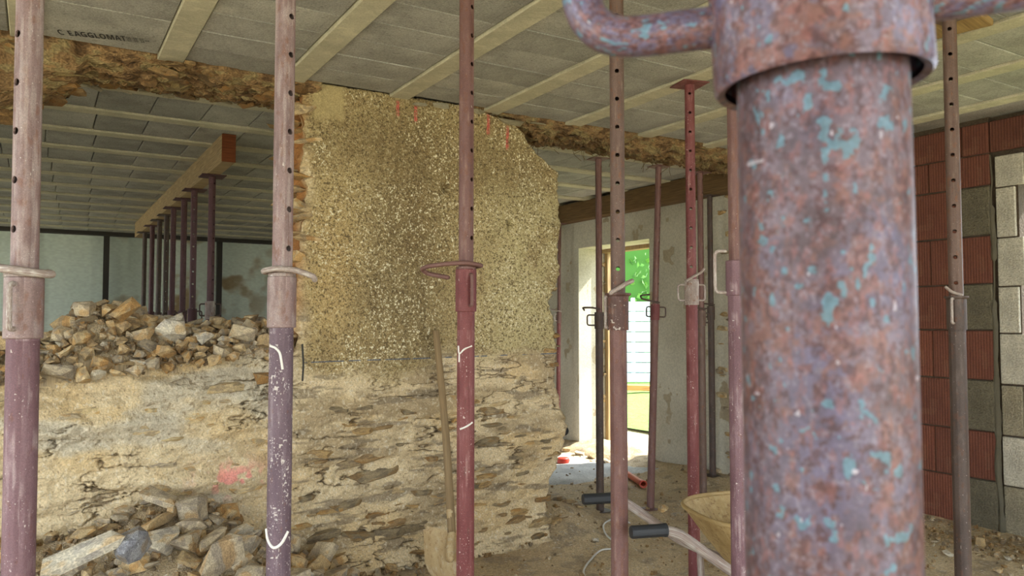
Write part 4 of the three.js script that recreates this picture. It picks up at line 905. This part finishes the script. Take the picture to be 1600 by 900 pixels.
// ------------------------------------------------------------------ small things
{
  const red = new THREE.MeshStandardMaterial({ color: 0xc8402c, roughness: 0.5 }), orange = new THREE.MeshStandardMaterial({ color: 0xcf6a4c, roughness: 0.55 });
  const a = onY(880, 722, 0.02), y0 = floorH(a.x, a.z) + 0.01;
  const cap = thing('red_cap', 'flat red plastic cap on the pale screed', 'cap', new THREE.Vector3(a.x, y0, a.z));
  part('cap_body', lathe([[0, 0.05], [0.05, 0.05], [0.056, 0.044], [0.056, 0.004], [0.05, 0], [0, 0]], 24), red, cap);
  part('cap_rim', lathe([[0.056, 0.018], [0.061, 0.018], [0.061, 0.03], [0.056, 0.03]], 24), red, cap);
  const p = onY(1005, 757, 0.03), q = onY(972, 732, 0.05), pt = thing('drain_pipe', 'short orange drain pipe lying on the floor', 'pipe', new THREE.Vector3(p.x, 0, p.z));
  const d = q.clone().sub(p).setY(0), L = Math.min(0.7, d.length()), fy = floorH(p.x, p.z);
  const pg = lathe([[0.02, 0], [0.026, 0], [0.026, 0.05], [0.024, 0.055], [0.024, L], [0.019, L], [0.02, 0]], 20);
  const o = part('pipe_body', pg, orange, pt); o.position.y = fy + 0.035; o.quaternion.setFromUnitVectors(new THREE.Vector3(0, 1, 0), d.clone().normalize());
  const so = part('socket_end', lathe([[0.024, -0.01], [0.03, -0.01], [0.03, 0.035], [0.026, 0.04], [0.024, 0.03]], 20), red, o);
  const bp = onZ(866, 687, -4.3), bt = single('pipe_stub', rod([[bp.x - 0.12, 0.6, -4.3], [bp.x, 0.6, -4.29], [bp.x + 0.06, 0.6, -4.27]], 0.03, 12, 14), new THREE.MeshStandardMaterial({ color: 0x1c1c1e, roughness: 0.6 }), 'black pipe stub sticking out of the pier edge', 'pipe');
  bt.position.set(0, 0, 0);
  const cpts = [[985, 814], [962, 813], [944, 824], [947, 836], [966, 846], [968, 851], [940, 855], [922, 868], [912, 886], [918, 902], [940, 925]].map(([u, v]) => { const w = onY(u, v, 0.02); return [w.x, floorH(w.x, w.z) + 0.008, w.z]; });
  single('cable', new THREE.TubeGeometry(curve(cpts), 90, 0.0055, 7), new THREE.MeshStandardMaterial({ color: 0xd4d2cc, roughness: 0.5 }), 'thin white electric cable curling on the earth floor', 'cable');
}
// ------------------------------------------------------------------ outside the doorway
{
  const lawn = struct('lawn', (() => { const g = gridGeo(40, 40, (i, j) => { const x = lerp(6.6, 30, j / 39), z = lerp(2, -32, i / 39); return [x, -0.05 + (fbm(x, z, 3) - 0.5) * 0.1, z, x, z]; }); return g; })(), M.grass, 'sunlit green lawn outside the doorway', 'lawn');
  const c = onY(990, 597, -0.05), t = thing('garden_wall', 'pale low wall of long horizontal boards in the garden', 'fence', new THREE.Vector3(c.x, -0.08, c.z));
  t.rotation.y = CT - 0.1;
  for (let i = 0; i < 8; i++) { const b = part('board', metreUV(chamferBox(3.4, 0.22, 0.06, 0.012), 0.6, i * 0.2), M.fence, t); b.position.set(0, 0.13 + i * 0.235, rr(-0.01, 0.01)); }
  for (const x of [-1.6, 0, 1.6]) { const b = part('fence_post', chamferBox(0.09, 2.0, 0.09, 0.01), M.fence, t); b.position.set(x, 0.98, -0.08); }
  const p = onY(1003, 612, 0.0), pl = single('plank', metreUV(chamferBox(1.6, 0.1, 0.22, 0.008), 1), mat(TX.wood, 0.002, { color: 0xffc890 }), 'orange timber plank lying on the lawn', 'plank');
  pl.position.set(p.x + 0.2, 0.06, p.z); pl.rotation.y = CT + 0.2; pl.rotation.z = -0.05;
  // hedge: leaves round a dark lumpy body
  const h = thing('hedge', 'bright green leafy hedge behind the garden wall', 'hedge', new THREE.Vector3(c.x + 2.2, 0, c.z - 2.6));
  h.rotation.y = CT;
  const bg = new THREE.SphereGeometry(1, 48, 32), bp = bg.attributes.position;
  for (let i = 0; i < bp.count; i++) { const x = bp.getX(i), y = bp.getY(i), z = bp.getZ(i), k = 0.8 + 0.4 * n3(x * 3, y * 3, z * 3, 3); bp.setXYZ(i, x * 7 * k, 2.4 + y * 2.6 * k, z * 1.3 * k); }
  bg.computeVertexNormals(); part('hedge_body', bg, new THREE.MeshStandardMaterial({ color: 0x3f6a26, roughness: 1 }), h);
  const lg = new THREE.BufferGeometry();
  lg.setAttribute('position', new THREE.Float32BufferAttribute([0, 0, 0, -0.4, 0.5, 0.1, 0, 1, 0, 0.4, 0.5, 0.1], 3)); lg.setAttribute('uv', new THREE.Float32BufferAttribute([0.5, 0, 0, 0.5, 0.5, 1, 1, 0.5], 2)); lg.setIndex([0, 2, 1, 0, 3, 2]); lg.computeVertexNormals();
  const N = 14000, im = new THREE.InstancedMesh(lg, new THREE.MeshPhysicalMaterial({ map: TX.leaf.map, roughness: 0.9, transmission: 0.35, thickness: 0, side: THREE.DoubleSide }), N);
  im.name = 'hedge_leaves'; im.userData.kind = 'stuff';
  const m4 = new THREE.Matrix4(), q = new THREE.Quaternion(), e = new THREE.Euler();
  for (let i = 0; i < N; i++) {
    const k = Math.floor(rnd() * bp.count), s = rr(0.1, 0.22);
    e.set(rnd() * 6.3, rnd() * 6.3, rnd() * 6.3); q.setFromEuler(e);
    m4.compose(new THREE.Vector3(bp.getX(k) * 1.04 + rr(-0.25, 0.25), bp.getY(k) + rr(-0.25, 0.25), bp.getZ(k) * 1.1 + rr(-0.2, 0.25)), q, new THREE.Vector3(s, s, s)); im.setMatrixAt(i, m4);
    im.setColorAt(i, new THREE.Color().setHSL(0.22 + rnd() * 0.08, 0.6, 0.66 + rnd() * 0.25));
  }
  h.add(im);
}
shade(scene);
renderer.render(scene, camera);
